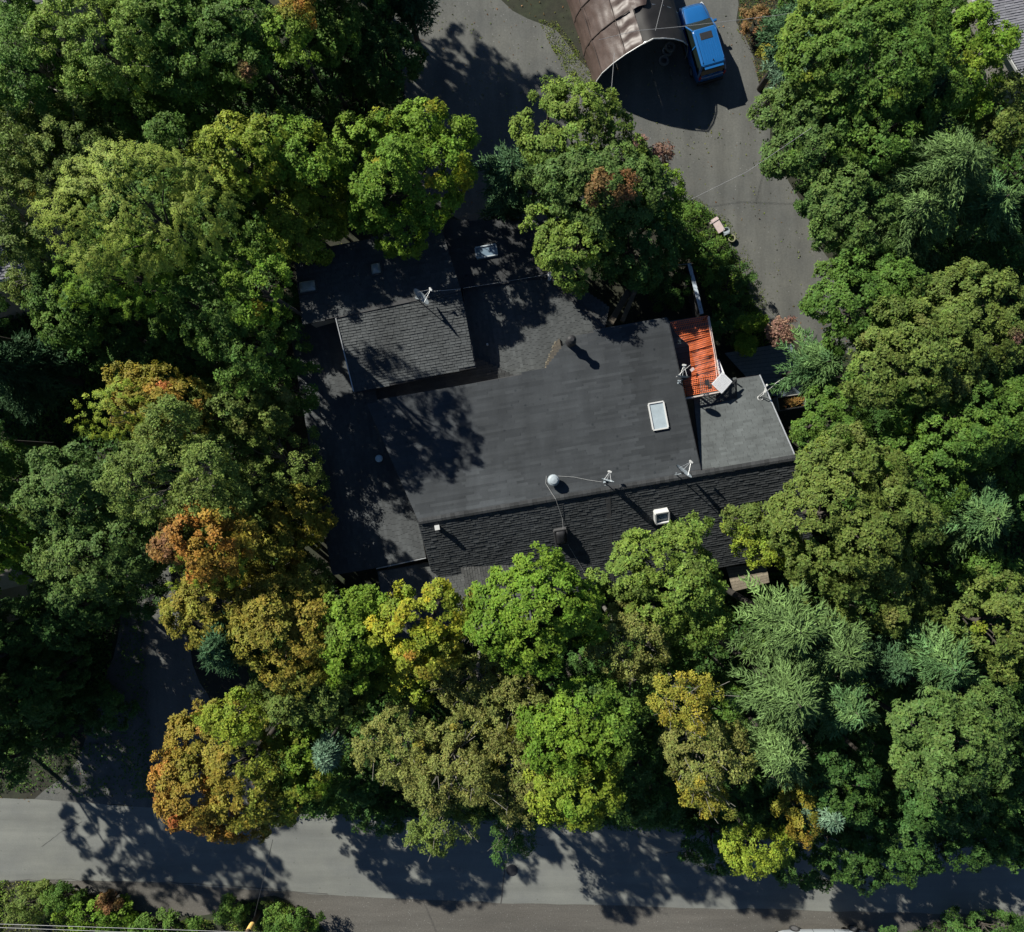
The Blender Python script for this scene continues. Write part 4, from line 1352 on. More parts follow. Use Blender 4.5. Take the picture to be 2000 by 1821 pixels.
# kind, px, py, rx, ry, crown height, palette, label, accents
N0 = (0, 0)
T = [
 # --- top left block
 ('birch', 70, 130, 100, 105, 8.0, 'green', 'hazy light green birch nearest the top left corner', ()),
 ('birch', 205, 90, 110, 100, 9.0, 'soft', 'broad soft green birch along the top edge, right of the corner birch', ()),
 ('maple', 345, 80, 95, 95, 8.5, 'green', 'green maple on the top edge between the soft green birch and darker maple', ()),
 ('maple', 465, 60, 80, 90, 8.5, 'green', 'mid green maple on the top edge with rusty sprigs', (('rust', .15, .4, N0),)),
 ('maple', 572, 60, 48, 72, 8.5, 'bright', 'slim yellow green maple at the top with an orange tip', (('orange', .15, .5, (.3, .8)),)),
 ('maple', 235, 210, 100, 85, 6.5, 'green', 'green maple below the broad soft birch, upper left', ()),
 ('maple', 60, 275, 90, 70, 6.5, 'bright', 'low green maple under the corner birch on the left edge', ()),
 ('maple', 400, 190, 80, 80, 6.0, 'green', 'deep green maple in shade above the wind swept locust', ()),
 ('maple', 520, 180, 75, 80, 5.0, 'deep', 'shaded dark maple right of centre in the upper left wood', ()),
 ('maple', 640, 130, 70, 85, 4.5, 'deep', 'shaded maple left of the dark upper driveway', ()),
 ('maple', 700, 40, 60, 60, 5.5, 'deep', 'shaded maple at the top edge left of the driveway', ()),
 ('spruce', 790, -30, 55, 55, 6.0, 'spruce', 'dark spruce at the top edge beside the driveway', ()),
 ('birch', 150, 300, 105, 100, 7.5, 'olive', 'olive birch left of the wind swept locust', ()),
 ('birch', 25, 280, 60, 75, 8.0, 'olive', 'olive birch cut by the left edge', ()),
 ('birch', 30, 420, 70, 80, 7.0, 'olive', 'olive yellow birch at the left edge, level with the locust', (('gold', .1, .4, N0),)),
 ('birch', 90, 520, 70, 70, 6.0, 'olive', 'small olive birch above the left neighbour house', ()),
 ('maple', 160, 590, 90, 85, 6.0, 'green', 'green maple right of the left neighbour house', ()),
 ('willow', 270, 410, 155, 130, 10.0, 'locust', 'feathery wind swept light green locust in the upper left', ()),
 ('maple', 325, 265, 32, 38, 9.0, 'green', 'small green crown tip poking up above the locust', ()),
 ('willow', 240, 530, 115, 80, 8.5, 'bright', 'light green locust below the wind swept one', ()),
 ('maple', 475, 305, 90, 72, 9.5, 'lime', 'yellow green maple above centre left, right of the locust', (('gold', .2, .35, (0, .3)),)),
 ('maple', 575, 300, 75, 65, 9.2, 'bright', 'bright green maple between two yellow green maples', (('lime', .3, .5, N0),)),
 ('maple', 580, 420, 90, 95, 9.0, 'lime', 'yellow green maple above the domed skylight', (('gold', .15, .35, N0),)),
 ('maple', 440, 440, 90, 90, 8.5, 'green', 'green maple between the locust and the skylight maple', ()),
 ('maple', 502, 560, 70, 75, 10.6, 'bright', 'bright maple at the left end of the house roof', (('gold', .12, .25, N0),)),
 ('maple', 400, 600, 95, 85, 7.5, 'green', 'green maple below the locusts, left of the house', ()),
 ('maple', 260, 660, 95, 80, 5.5, 'deep', 'shaded green maple below the lower locust', ()),
 ('maple', 480, 670, 80, 80, 9.2, 'green', 'green maple beside the west roof edge', ()),
 ('maple', 380, 700, 80, 55, 5.0, 'deep', 'dark shaded maple above the orange tipped ones', (('rust', .15, .4, N0),)),
 ('maple', 788, 342, 122, 136, 8.1, 'bright', 'round bright green maple with scattered yellow patches, top centre', (('yellow', .8, .40, N0),)),
 # --- left block
 ('spruce', 15, 720, 70, 85, 6.0, 'spruce', 'dark spruce on the left edge beside the black shadow', ()),
 ('maple', 20, 930, 55, 65, 6.0, 'green', 'green maple on the left edge below the spruce', ()),
 ('maple', 15, 1070, 50, 75, 6.0, 'bright', 'bright green maple on the left edge, lower middle', ()),
 ('maple', 30, 1240, 60, 70, 4.5, 'deep', 'shaded maple on the left edge above the road', ()),
 ('maple', 10, 1490, 50, 50, 4.0, 'deep', 'small shaded maple at the left edge of the road', ()),
 ('willow', 228, 805, 72, 60, 9.5, 'lime', 'small lime green locust at the upper end of the left grove', ()),
 ('maple', 310, 800, 90, 60, 7.5, 'autumn', 'maple with orange red sprigs behind the lime locust', (('orange', .4, .5, N0), ('red', .15, .3, N0))),
 ('maple', 290, 745, 70, 30, 7.5, 'gold', 'narrow golden maple peeping above the lime locust', ()),
 ('maple', 470, 800, 90, 70, 6.4, 'olive', 'olive green maple at the top of the left grove', (('tan', .2, .4, N0),)),
 ('birch', 540, 900, 95, 100, 6.2, 'olive', 'loose olive birch reaching over the west roof', ()),
 ('birch', 360, 930, 130, 120, 9.5, 'olive', 'largest soft olive birch in the middle of the left grove', ()),
 ('maple', 150, 960, 95, 90, 7.5, 'grey', 'grey green maple left of the large olive birch', (('olive', .2, .5, N0),)),
 ('maple', 200, 1080, 105, 90, 7.0, 'grey', 'grey green maple lower on the left side of the grove', (('olive', .2, .5, N0),)),
 ('maple', 470, 990, 105, 85, 6.6, 'olive', 'olive green maple above the orange ones', ()),
 ('maple', 405, 1055, 95, 72, 10.0, 'orange', 'rusty orange maple in the left grove', (('rust', .4, .5, (-.6, 0)), ('gold', .3, .5, (.3, .3)))),
 ('maple', 588, 1010, 55, 66, 7.0, 'gold', 'golden maple at the right side of the grove', (('yellow', .2, .3, N0),)),
 ('maple', 525, 1085, 88, 70, 7.2, 'gold', 'brown orange maple below the golden one', (('orange', .4, .5, (-.3, 0)),)),
 ('maple', 590, 1130, 55, 50, 6.0, 'olive', 'dull olive maple at the lower right of the grove', ()),
 ('willow', 405, 1105, 62, 55, 10.0, 'lime', 'small lime green locust in front of the orange maple', (('yellow', .1, .2, N0),)),
 ('maple', 420, 1195, 95, 70, 7.5, 'autumn', 'olive gold maple below the small lime locust', (('gold', .4, .45, (-.5, .2)),)),
 ('maple', 560, 1230, 100, 95, 8.0, 'autumn', 'olive maple with rust flecks above the road grove', (('rust', .15, .25, N0), ('gold', .25, .4, N0))),
 ('spruce', 425, 1265, 42, 60, 8.6, 'spruce', 'small dark blue green spruce at the edge of the lane', ()),
 ('maple', 620, 1340, 105, 82, 7.0, 'olive', 'olive green maple between the spruce and the brown birches', ()),
 ('maple', 680, 1240, 68, 85, 8.0, 'bright', 'bright green maple left of the golden sprigged one', (('olive', .3, .4, N0),)),
 ('maple', 725, 1190, 30, 42, 8.0, 'bright', 'thin bright green sprig beside the golden sprigged maple', ()),
 ('maple', 460, 1400, 60, 50, 7.5, 'lime', 'yellow green maple tip behind the large orange maple', ()),
 ('maple', 475, 1500, 150, 135, 8.5, 'autumn', 'large maple beside the road, orange on the left and green on the right', (('lime', .9, .5, (.15, .2)), ('orange', 2.4, .5, (-.40, -.22)), ('red', 1.2, .22, (-.28, -.25)), ('bright', .3, .4, (.85, .1)))),
 ('maple', 600, 1515, 65, 78, 5.4, 'green', 'green maple to the right of the large orange maple', ()),
 ('spruce', 636, 1478, 22, 26, 7.5, 'blue', 'tiny blue spruce top right of the orange maple', ()),
 # --- bottom block
 ('maple', 835, 1225, 92, 85, 8.5, 'lime', 'yellow green maple with golden sprigs below the porch roof', (('yellow', 2.2, .6, N0), ('orange', .15, .25, (.2, -.4)))),
 ('maple', 800, 1310, 60, 55, 7.5, 'lime', 'yellow green maple below the golden sprigged one', (('yellow', .35, .4, N0),)),
 ('maple', 1045, 1195, 122, 118, 9.0, 'bright', 'broad bright green maple against the south eave', ()),
 ('maple', 1298, 1140, 130, 108, 9.0, 'soft', 'pale yellow green maple under the small raised skylight', (('olive', .3, .5, N0),)),
 ('birch', 1225, 1255, 78, 72, 8.0, 'tan', 'brownish olive birch below the pale green maple', ()),
 ('maple', 1330, 1240, 60, 55, 6.5, 'green', 'shaded green maple under the pale yellow green one', ()),
 ('birch', 930, 1335, 75, 65, 8.0, 'tan', 'tan birch directly below the twiggy bare tree', ()),
 ('birch', 1000, 1385, 70, 80, 8.2, 'tan', 'tan birch left of the bumpy green maple', (('gold', .1, .3, N0),)),
 ('birch', 780, 1455, 82, 75, 8.0, 'tan', 'leftmost tan birch above the road', ()),
 ('birch', 880, 1500, 90, 85, 8.6, 'tan', 'largest tan birch in the middle of the lower grove', (('gold', .15, .3, N0),)),
 ('birch', 1005, 1510, 72, 85, 8.0, 'tan', 'tan birch right of the largest one', (('gold', .1, .3, N0),)),
 ('birch', 865, 1600, 62, 62, 7.8, 'olive', 'olive birch hanging over the road edge', ()),
 ('birch', 1005, 1625, 45, 48, 4.5, 'deep', 'small dark birch in shade over the road edge', ()),
 ('maple', 1140, 1410, 108, 92, 9.2, 'bright', 'dense bumpy green maple in the lower middle', (('grey', .3, .6, (.6, 0)),)),
 ('maple', 1128, 1530, 80, 88, 9.0, 'lime', 'dense yellow green maple closest to the road', (('bright', .3, .5, N0),)),
 ('maple', 1225, 1500, 62, 92, 6.8, 'deep', 'shaded dark maple between the bumpy and golden trees', ()),
 ('birch', 1342, 1365, 62, 60, 9.0, 'gold', 'golden birch in the lower middle right', ()),
 ('birch', 1375, 1470, 78, 68, 8.5, 'tan', 'olive gold birch below the golden one', (('gold', .2, .4, N0),)),
 ('birch', 1378, 1548, 48, 42, 8.0, 'gold', 'small olive gold birch lowest of the golden ones', (('olive', .3, .4, N0),)),
 ('maple', 1280, 1560, 50, 60, 5.0, 'deep', 'dark shaded maple left of the small gold birch', ()),
 # --- right of the bottom: firs
 ('fir', 1545, 1225, 88, 80, 8.6, 'larch', 'light green feathery fir below the plank porch', ()),
 ('fir', 1640, 1275, 82, 75, 8.4, 'larch', 'feathery fir right of the one below the porch', ()),
 ('fir', 1545, 1365, 90, 80, 9.0, 'larch', 'light feathery fir in the middle of the fir group', ()),
 ('fir', 1660, 1385, 70, 65, 8.0, 'fir', 'green fir on the right of the fir group', ()),
 ('fir', 1530, 1475, 72, 72, 8.2, 'larch', 'lowest light green fir above the road', ()),
 ('maple', 1720, 1500, 60, 80, 4.8, 'deep', 'dark maple in the gap below the firs', ()),
 ('spruce', 1740, 1300, 55, 55, 8.0, 'spruce', 'dark spruce between the firs and the tufted fir', ()),
 ('fir', 1845, 1300, 85, 80, 8.8, 'fir', 'tufted olive green fir right of the dark spruce', ()),
 ('maple', 1845, 1455, 112, 92, 8.8, 'grey', 'grey green bumpy maple in the lower right', ()),
 ('maple', 1925, 1400, 60, 60, 8.0, 'grey', 'smaller grey green maple right of the bumpy one', ()),
 ('maple', 1945, 1225, 80, 95, 8.0, 'olive', 'yellowish maple with spiky leaves on the right edge', (('lime', .2, .4, N0),)),
 ('maple', 1475, 1650, 62, 52, 6.2, 'lime', 'low lime green maple over the lower road', ()),
 ('maple', 1400, 1640, 70, 55, 3.6, 'deep', 'low dark bush tree at the road left of the lime maple', ()),
 ('maple', 1565, 1580, 42, 55, 6.6, 'gold', 'narrow orange gold maple above the road', (('orange', .2, .3, (0, -.5)),)),
 ('spruce', 1618, 1590, 36, 38, 7.2, 'blue', 'pale silver blue spruce above the road', ()),
 ('maple', 1640, 1655, 100, 72, 4.8, 'deep', 'low dark maple along the road below the blue spruce', ()),
 ('maple', 1760, 1615, 110, 92, 5.3, 'deep', 'wide shaded maple below the grey green bumpy one', ()),
 ('maple', 1890, 1590, 105, 92, 5.3, 'deep', 'shaded maple near the lower right corner', ()),
 ('maple', 1985, 1580, 70, 110, 5.6, 'deep', 'shaded maple cut by the lower right edge', ()),
 # --- right block
 ('maple', 1650, 1010, 150, 135, 9.5, 'olive', 'large olive maple with tan tips right of the dark roof', (('tan', .35, .35, N0), ('lime', .25, .5, N0))),
 ('maple', 1690, 1140, 120, 90, 8.0, 'olive', 'olive maple below the large tan tipped one', (('tan', .25, .3, N0),)),
 ('maple', 1465, 1020, 55, 35, 8.2, 'olive', 'long low maple branch crown reaching over the dark slope', (('lime', .3, .3, N0),)),
 ('maple', 1505, 1065, 65, 38, 8.0, 'lime', 'yellow olive maple crown at the right end of the south eave', (('tan', .2, .3, N0),)),
 ('maple', 1790, 930, 90, 85, 7.5, 'green', 'green maple behind the large olive maple', ()),
 ('maple', 1620, 825, 75, 60, 6.0, 'green', 'green maple at the right wing corner', ()),
 ('maple', 1720, 860, 60, 50, 5.0, 'deep', 'dark green maple behind the corner one', ()),
 ('maple', 1870, 830, 110, 95, 8.2, 'green', 'broad green maple on the right, middle height', (('bright', .2, .5, N0),)),
 ('maple', 1970, 800, 60, 80, 8.2, 'green', 'green maple cut by the right edge, middle', ()),
 ('fir', 1920, 1010, 85, 85, 9.0, 'fir', 'feathery green fir near the right edge', ()),
 ('maple', 1850, 1110, 70, 70, 5.0, 'deep', 'dark maple in the gap left of the right edge fir', ()),
 ('maple', 1920, 1120, 60, 50, 7.0, 'green', 'green maple below the right edge fir', ()),
 ('fir', 1605, 710, 72, 62, 6.0, 'fir', 'dark green cedar fir right of the boardwalk', ()),
 ('maple', 1690, 590, 115, 95, 6.8, 'green', 'green maple at the right side of the driveway bend', (('olive', .4, .5, N0),)),
 ('maple', 1780, 700, 120, 100, 9.0, 'olive', 'olive green maple right of the cedar', (('tan', .25, .35, N0), ('green', .3, .6, N0))),
 ('maple', 1905, 620, 105, 100, 8.0, 'olive', 'dull olive maple near the right edge', (('plum', .08, .3, N0),)),
 ('maple', 1930, 510, 80, 60, 5.5, 'deep', 'dark maple in shade on the right edge', ()),
 ('fir', 1860, 320, 118, 100, 9.8, 'larch', 'big feathery light green fir in the upper right', ()),
 ('fir', 1790, 410, 80, 75, 8.6, 'larch', 'feathery fir below the big light green one', ()),
 ('fir', 1945, 395, 70, 65, 8.4, 'fir', 'dark feathery fir at the upper right edge', ()),
 ('maple', 1745, 500, 70, 55, 6.0, 'fir', 'blue green maple between the firs and the driveway', ()),
 ('maple', 1700, 130, 160, 115, 9.0, 'green', 'huge green maple in the upper right', (('lime', .3, .6, (-.2, .3)), ('olive', .3, .5, N0))),
 ('maple', 1590, 270, 110, 105, 6.8, 'grey', 'grey green maple overhanging the driveway', (('green', .3, .6, N0),)),
 ('maple', 1675, 400, 110, 92, 6.8, 'grey', 'dark grey green maple at the driveway bend', (('deep', .3, .6, N0),)),
 ('maple', 1720, 260, 90, 80, 8.4, 'green', 'green maple in the middle of the upper right group', (('tan', .1, .3, N0),)),
 ('maple', 1880, 120, 72, 110, 7.8, 'bright', 'bright green maple beside the corner neighbour roof', (('lime', .3, .5, N0),)),
 ('fir', 1825, 180, 62, 60, 9.2, 'spruce', 'blue green fir between two upper right maples', ()),
 ('maple', 1960, 235, 60, 75, 7.2, 'olive', 'olive green maple on the upper right edge', ()),
 ('spruce', 1575, 35, 62, 55, 7.0, 'spruce', 'dark spruce at the top edge right of the blue car', ()),
 ('spruce', 1562, 110, 45, 60, 6.0, 'blue', 'grey blue spruce between the car and the huge maple', ()),
 # --- centre maples north of the house
 ('maple', 1135, 265, 112, 82, 9.0, 'soft', 'soft green maple below the tent shadow', (('olive', .3, .5, N0),)),
 ('maple', 1075, 190, 34, 30, 9.0, 'soft', 'small green top of the maple below the tent shadow', ()),
 ('maple', 1180, 370, 120, 90, 9.0, 'grey', 'green maple with a reddish brown patch in the middle', (('olive', .3, .4, N0),)),
 ('maple', 1195, 368, 46, 30, 11.2, 'rust', 'reddish brown crown tip on the driveway maple', ()),
 ('maple', 1272, 300, 38, 34, 7.5, 'plum', 'small purple brown maple at the driveway side', ()),
 ('maple', 1290, 380, 48, 55, 7.8, 'bright', 'small bright green maple next to the purple brown one', ()),
 ('maple', 1120, 485, 82, 75, 8.3, 'soft', 'pale green maple leaning over the flood light', ()),
 ('maple', 1240, 475, 90, 78, 7.2, 'deep', 'shaded maple above the dark courtyard', ()),
 ('fir', 1000, 335, 66, 60, 8.0, 'spruce', 'dark fir left of the soft green maple', ()),
 ('fir', 990, 395, 45, 32, 4.6, 'spruce', 'low dark fir below the larger one and beside the roof', ()),
]
SHR = [
 ('maple', 1470, 632, 26, 15, 2.6, 'bright', 'small bright green sumac in front of the driveway', 'sumac_shrub'),
 ('maple', 1458, 675, 14, 18, 2.2, 'bright', 'tiny bright green sumac sprig by the boardwalk', 'sumac_shrub'),
 ('maple', 1525, 650, 27, 24, 3.0, 'plum', 'purple pink leaved shrub at the driveway edge', 'purple_shrub'),
 ('maple', 1478, 42, 24, 26, .9, 'rust', 'reddish shrub to the right of the blue car', 'red_shrub'),
 ('maple', 1502, 112, 20, 22, 1.2, 'gold', 'golden shrub below the reddish one', 'golden_shrub'),
 ('maple', 1330, 455, 48, 45, 1.6, 'green', 'green ivy shrub at the bend of the driveway', 'ivy_shrub'),
 ('maple', 1385, 515, 45, 45, 1.6, 'green', 'green shrub below the round pot', 'ivy_shrub'),
 ('maple', 1425, 560, 48, 45, 1.7, 'deep', 'dark shrub right of the blue board wall', 'ivy_shrub'),
 ('maple', 1300, 470, 50, 45, 2.0, 'deep', 'dark shrub under the maples by the courtyard', 'ivy_shrub'),
 ('maple', 1420, 640, 40, 34, 1.5, 'deep', 'dark shrub next to the orange netting', 'ivy_shrub'),
 ('maple', 570, 1795, 52, 34, 1.2, 'green', 'round green shrub right of the utility pole', 'round_shrub'),
 ('maple', 448, 1778, 32, 20, 1.0, 'green', 'green shrub left of the utility pole', 'round_shrub'),
 ('maple', 60, 1768, 70, 32, .8, 'olive', 'olive green bramble shrub at the lower left corner', 'bramble_shrub'),
 ('maple', 190, 1785, 75, 36, .9, 'bright', 'bright green bramble shrub right of the corner one', 'bramble_shrub'),
 ('maple', 130, 1750, 36, 24, 1.0, 'green', 'small green shrub between two brambles', 'bramble_shrub'),
 ('maple', 320, 1808, 70, 22, 1.0, 'green', 'low green shrub left of the road wires', 'bramble_shrub'),
 ('maple', 215, 1762, 22, 14, 1.0, 'rust', 'tiny rusty red shrub on the verge', 'bramble_shrub'),
 ('maple', 1930, 1815, 90, 32, 1.0, 'deep', 'dark shrub in the bottom right corner', 'round_shrub'),
 ('maple', 200, 1380, 60, 50, 1.5, 'deep', 'dark shrub beside the shaded lane', 'round_shrub'),
 ('maple', 90, 1420, 70, 55, 2.0, 'deep', 'wide dark shrub above the road, lower left', 'round_shrub'),
 ('maple', 100, 1310, 70, 60, 3.0, 'deep', 'tall dark shrub on the left above the lane', 'round_shrub'),
 ('maple', 120, 1180, 60, 55, 3.2, 'deep', 'dark shrub below the grey green maples', 'round_shrub'),
 ('maple', 690, 1520, 60, 50, 2.0, 'deep', 'dark shrub in shade right of the orange maple', 'round_shrub'),
 ('maple', 740, 1600, 50, 24, 1.4, 'deep', 'low dark shrub on the upper road edge', 'round_shrub'),
]
T += [
 ('maple', 295, 1165, 50, 42, 3.8, 'deep', 'dark maple added to shade the head of the lane below the grove', ()),  # added to darken the sunlit lane head
 ('birch', 1245, 1345, 62, 60, 6.6, 'olive', 'dull olive birch between the bumpy green and golden trees', ()),
 ('maple', 1300, 1295, 50, 40, 5.5, 'green', 'small green maple above the golden birch', ()),
 ('maple', 1400, 1390, 50, 70, 5.2, 'green', 'half shaded green maple right of the golden birch', ()),
 ('maple', 690, 1320, 60, 60, 5.8, 'green', 'half shaded green maple under the golden sprigged one', ()),
 ('maple', 590, 1180, 50, 40, 5.5, 'green', 'small green maple below the bare grey tree', ()),
 ('maple', 570, 760, 45, 60, 5.5, 'green', 'green maple along the west roof edge, middle', ()),
 ('maple', 1125, 405, 75, 60, 4.2, 'deep', 'unseen low maple added under the patchy driveway maple to shade the courtyard', ()),  # this and the next: hidden under the crowns, added to block sun from the courtyard
 ('maple', 1185, 465, 65, 60, 3.6, 'deep', 'unseen low maple added under the canopy to shade the courtyard', ()),
 ('maple', 1255, 540, 40, 28, 1.4, 'deep', 'dark low foliage added as courtyard shade by the timber beams', ()),  # this and the next: dark leaves put in where the courtyard is only shade
 ('maple', 1310, 565, 38, 42, 1.2, 'deep', 'dark low foliage added as shade inside the blue board wall', ()),
 ('maple', 1045, 345, 50, 48, 8.4, 'grey', 'small grey green maple between the dark fir and the patchy maple', ()),
 ('maple', 150, 1190, 85, 70, 4.8, 'deep', 'shaded maple at the top of the dark lane', ()),
 ('maple', 55, 1350, 85, 70, 4.6, 'deep', 'shaded maple left of the lane, above the road', ()),
 ('maple', 1640, 1520, 75, 70, 8.2, 'deep', 'maple added to shade the road, right of the lowest light green fir', ()),  # this and the next: extra crowns added to cast shade on the road
 ('maple', 1840, 1560, 80, 60, 7.4, 'deep', 'maple added to shade the road, directly below the grey green bumpy one', ()),
 ('maple', 1440, 1330, 55, 50, 5.0, 'deep', 'dark maple in the gap left of the fir group', ()),
 ('maple', 1445, 1560, 50, 60, 4.5, 'deep', 'dark maple between the gold birch and the lowest fir', ()),
 ('maple', 1760, 1400, 55, 60, 5.0, 'deep', 'dark maple between the firs and the bumpy grey green one', ()),
 ('maple', 1740, 1215, 60, 50, 5.0, 'deep', 'dark maple below the two large olive maples', ()),
 ('maple', 1140, 1320, 60, 40, 5.5, 'deep', 'dark maple between the broad bright and bumpy maples', ()),
 ('maple', 570, 640, 40, 70, 5.2, 'deep', 'dark maple at the west edge of the roof', ()),
 ('maple', 300, 430, 110, 110, 6.0, 'green', 'green maple underneath the wind swept locust', ()),
 ('maple', 640, 60, 60, 60, 6.0, 'green', 'green maple behind the slim one with the orange tip', ()),
 ('maple', 740, 120, 75, 80, 4.5, 'deep', 'shaded maple nearest the dark upper driveway', ()),
 ('maple', 1800, 60, 80, 70, 6.5, 'green', 'green maple on the top edge in the upper right', ()),
 ('maple', 1840, 560, 70, 60, 5.5, 'deep', 'dark maple behind the dull olive one on the right', ()),
 ('maple', 1960, 920, 60, 60, 6.5, 'green', 'green maple above the right edge fir', ()),
 ('maple', 1780, 1050, 60, 60, 6.0, 'green', 'green maple between the large olive maple and the fir', ()),
 ('maple', 20, 480, 60, 42, 7.5, 'olive', 'small olive maple directly above the left neighbour house', ()),
]


def scaled(x, y, z, pal):
    if pal == 'deep' and z < 5.6: return z
    if (x, y) == (580, 420): return z * .80
    if (x, y) in ((475, 305), (575, 300)): return z * 1.08
    if (x, y) == (475, 1500): return 7.2
    if 740 < x < 1030 and 1300 < y < 1640: return z * 1.15
    if (x, y) == (1845, 1455): return z * 1.45
    if x == 440 and y == 440: return z * .95
    if (x, y) in ((502, 560), (480, 670)): return z * 1.2
    if x < 620 and 380 < y < 760: return z * (1.4 if x < 450 else 1.08) if y < 660 else z * 1.12
    if 450 < x < 640 and 850 < y < 1150: return z * .95
    if 1000 < x < 1300 and 150 < y < 520: return z * .93
    if 1440 < x < 1700 and 1180 < y < 1500: return z * 1.38
    if 1100 < x < 1180 and 1380 < y < 1560: return z * 1.18
    if 'deep' == pal: return z * 1.1
    if y >= 1150 and x < 1440: return z * 1.30
    if y >= 1400: return z * 1.30
    if x < 640 and y < 300: return z * 1.25
    if x < 650: return z * 1.2
    if y > 1150: return z * 1.15
    return z


for k_, x, y, rx, ry, z, pal, lb, acc in T:
    z = scaled(x, y, z, pal)
    tree(k_, x, y, rx, ry, z, pal, lb, acc, dens=(.55 if (x, y) in ((480, 670), (540, 900), (502, 560), (570, 640), (570, 760)) else .85 if pal == 'deep' else 1.05))
for k_, x, y, rx, ry, z, pal, lb, nm in SHR:
    tree(k_, x, y, rx, ry, z, pal, lb, (), name=nm, dens=.8, lobes=9)
bare_twigs(925, 1230, 42, 7.5, 'leafless grey twiggy tree right of the golden sprigged maple', 42, 1)
bare_twigs(490, 1135, 26, 7.5, 'small bare grey tree below the orange maples', 30, 2)

# trees just outside the frame whose shade reaches into it
off_n = 0
src = {}
for (x, y, r, z, pal) in ((330, -120, 120, 10, 'deep'), (520, -130, 110, 10, 'deep'), (700, -90, 90, 9, 'deep'), (-90, 640, 90, 9, 'deep'), (-110, 860, 100, 9, 'deep'),
                          (-100, 1020, 90, 9, 'deep'), (-120, 1360, 90, 8, 'deep'), (2110, 1300, 100, 8, 'deep'), (2110, 950, 100, 8, 'deep'),
                          (2100, 600, 100, 8, 'deep'), (1750, 1960, 120, 6, 'deep'),
                          (-200, 1505, 125, 10, 'deep'), (-130, 1450, 100, 8, 'deep'), (-95, 1320, 100, 9, 'deep'), (205, -415, 140, 10, 'deep'), (336, -520, 150, 12, 'deep'),
                          (142, -222, 140, 10, 'deep'), (400, -352, 140, 10, 'deep'), (50, -330, 150, 11, 'deep'), (560, -300, 130, 9, 'deep'), (-60, -80, 130, 9, 'deep'), (430, -450, 120, 10, 'deep'), (-200, 250, 130, 9, 'deep'), (-353, 1471, 130, 9, 'deep'), (-330, 1385, 140, 10, 'deep'), (-450, 1200, 150, 10, 'deep'),
                          (-520, 1000, 150, 10, 'deep'), (-360, 1071, 140, 10, 'deep'), (-600, 760, 150, 10, 'deep'), (-230, 1190, 120, 9, 'deep')):
    k = (CAM_H - z) / FPX
    key = (pal,)
    if key not in src:
        src[key] = (tree('maple', x, y, r, r, z, pal, 'tree beyond the edge of the photo', (), dens=.5), r * k, z)
        t0 = src[key][0]
    else:
        b0, r0, z0 = src[key]
        t0 = b0.copy(); C.objects.link(t0)
        c = G(x, y, z); t0.location = (c.x, c.y, 0); t0.rotation_euler.z = off_n * 1.3
        s = r * k / r0; t0.scale = (s, s, z / z0)
        for ch in b0.children:
            d = ch.copy(); C.objects.link(d); d.parent = t0
    t0['label'] = 'tree standing beyond the edge of the photo'; t0['group'] = 'trees beyond the frame'
    off_n += 1

# ---------------------------------------------------------------- ground cover
def poly_pts(poly, n, rng):
    P = np.array(poly, float)
    lo, hi = P.min(0), P.max(0)
    out = []
    while len(out) < n:
        q = lo + rng.random((n * 2, 2)) * (hi - lo)
        x, y = q[:, 0], q[:, 1]
        ins = np.zeros(len(q), bool)
        j = len(P) - 1
        for i in range(len(P)):
            c_ = ((P[i, 1] > y) != (P[j, 1] > y)) & (x < (P[j, 0] - P[i, 0]) * (y - P[i, 1]) / (P[j, 1] - P[i, 1] + 1e-9) + P[i, 0])
            ins ^= c_
            j = i
        out += list(q[ins])
    return np.array(out[:n])


def cover(name, poly, n, size, hmax, pals, seed, label, cat, patch=.02):
    rng = np.random.default_rng(seed)
    q = poly_pts(poly, n, rng)
    g_ = np.array([fbm(a, b, patch) for a, b in q])
    keep = g_ > rng.uniform(-.6, .3, n) - (.5 if name == 'understorey' else 0)
    q = q[keep]; g_ = g_[keep]; n = len(q)
    k = CAM_H / FPX
    h = hmax * np.clip(.35 + g_, .1, 1) * rng.random(n)
    c = np.stack([(q[:, 0] - CX) * k, (CY - q[:, 1]) * k, .03 + h], 1)
    cols = np.array([PAL[pals[int(v)]][i % 2] for i, v in enumerate(np.clip((g_ + .5) * len(pals) + rng.normal(0, .5, n), 0, len(pals) - 1))]) * rng.uniform(.6, 1.2, (n, 1))
    nr = unit(np.array([[0, 0, 1.]]) + rng.normal(0, .5, (n, 3)))
    L = size * rng.uniform(.6, 1.4, n)
    V = leaf_quads(c, nr, unit(rng.normal(0, 1, (n, 3))), L, L * rng.uniform(.5, .9, n))
    np_mesh(name, V, M['leaf'], cols, kind='stuff', label=label, cat=cat)


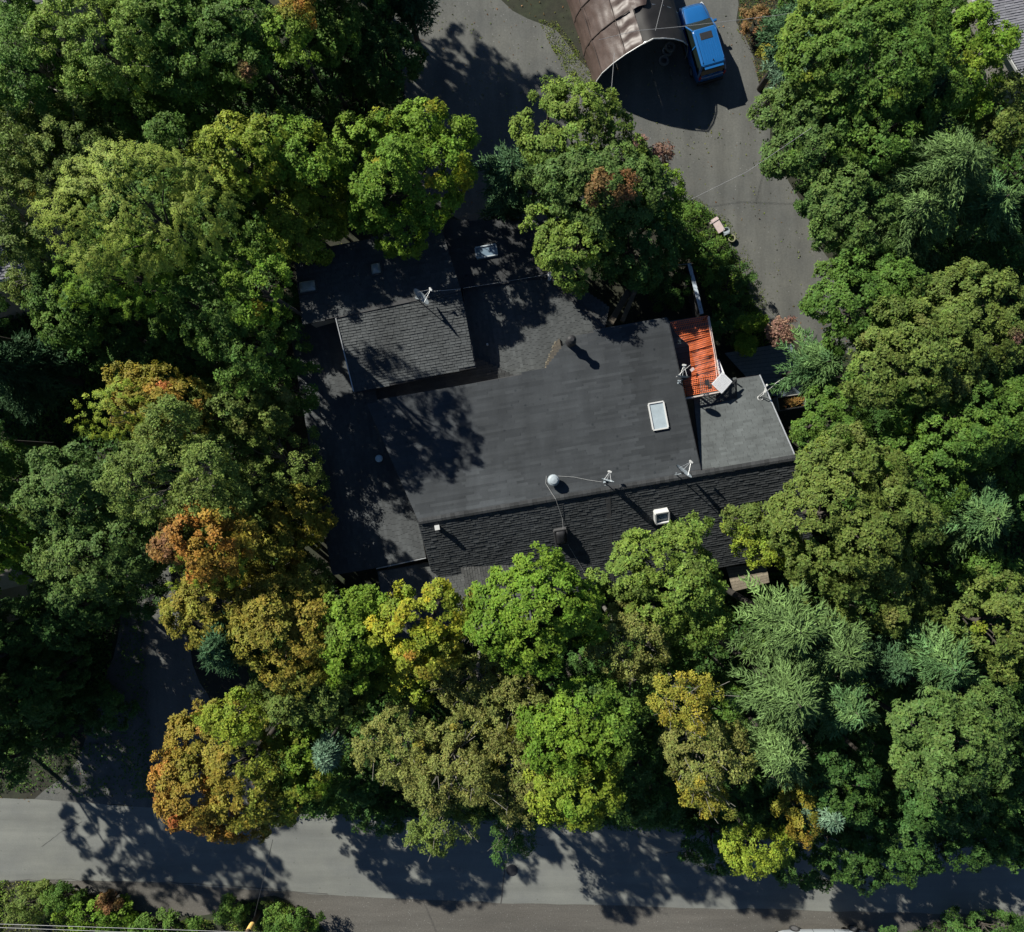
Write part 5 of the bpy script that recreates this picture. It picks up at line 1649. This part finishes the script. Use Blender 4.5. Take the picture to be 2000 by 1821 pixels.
cover('undergrowth', [(-60, 1716), (95, 1722), (190, 1752), (300, 1796), (420, 1795), (470, 1765), (545, 1755), (600, 1782), (640, 1830), (600, 1900), (-60, 1900)], 42000, .11, .5,
      ['tan', 'olive', 'bright', 'tan', 'bright'], 1, 'sunlit bramble undergrowth on the verge at the bottom left', 'undergrowth')
cover('mossy_grass', [(1050, 40), (1085, 40), (1130, 100), (1165, 150), (1150, 170), (1110, 150), (1075, 90)], 2600, .07, .08, ['tan', 'olive', 'lime'], 2, 'dry mossy grass along the left side of the tent', 'grass')
cover('verge_grass', [(1445, -40), (1520, -40), (1520, 230), (1490, 200), (1468, 110), (1440, 60)], 5000, .07, .12, ['tan', 'rust', 'olive', 'green'], 3, 'dry grass strip to the right of the blue car', 'grass')
cover('ivy', [(1345, 385), (1410, 430), (1450, 515), (1475, 600), (1520, 660), (1440, 700), (1390, 610), (1345, 500), (1300, 480), (1290, 410)], 11000, .11, .45, ['deep', 'green', 'green', 'bright'], 4, 'ivy covered bank along the inner side of the driveway', 'ivy')
cover('moss', [(1350, 380), (1420, 425), (1470, 510), (1500, 600), (1480, 610), (1440, 520), (1400, 440), (1340, 400)], 1600, .06, .05, ['tan', 'olive'], 5, 'mossy rim between the ivy and the asphalt', 'moss')
WOOD = dict(left=[(-60, -60), (780, 60), (800, 380), (560, 480), (560, 1100), (250, 1110), (200, 1380), (-60, 1540)],
            lower=[(555, 1585), (540, 1450), (440, 1160), (640, 1130), (740, 1180), (1200, 1170), (1560, 1110), (2050, 1150), (2050, 1635), (1400, 1615), (700, 1588)],
            right=[(1515, -60), (1900, -60), (2050, 200), (2050, 1150), (1560, 1110), (1620, 800), (1720, 700), (1655, 560), (1530, 300)])
for i_, (w_, n_) in enumerate((('left', 90000), ('lower', 110000), ('right', 70000))):
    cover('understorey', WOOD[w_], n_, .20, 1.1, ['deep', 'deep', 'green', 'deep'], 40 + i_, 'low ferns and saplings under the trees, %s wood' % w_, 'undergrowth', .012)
cover('leaf_litter', [(-50, -50), (2050, -50), (2050, 1700), (-50, 1560)], 16000, .10, .04, ['tan', 'rust', 'olive', 'tan'], 6, 'fallen leaves scattered over the ground', 'leaves', .01)
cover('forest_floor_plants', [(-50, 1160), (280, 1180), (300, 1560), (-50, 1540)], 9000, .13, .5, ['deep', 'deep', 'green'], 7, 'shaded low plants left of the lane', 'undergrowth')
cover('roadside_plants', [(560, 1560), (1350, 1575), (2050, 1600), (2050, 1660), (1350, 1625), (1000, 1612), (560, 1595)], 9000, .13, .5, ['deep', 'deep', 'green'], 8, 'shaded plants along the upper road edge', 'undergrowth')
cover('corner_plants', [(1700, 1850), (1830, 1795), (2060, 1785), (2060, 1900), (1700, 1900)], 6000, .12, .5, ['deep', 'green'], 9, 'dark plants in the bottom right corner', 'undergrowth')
print('LEAVES', LEAFN)
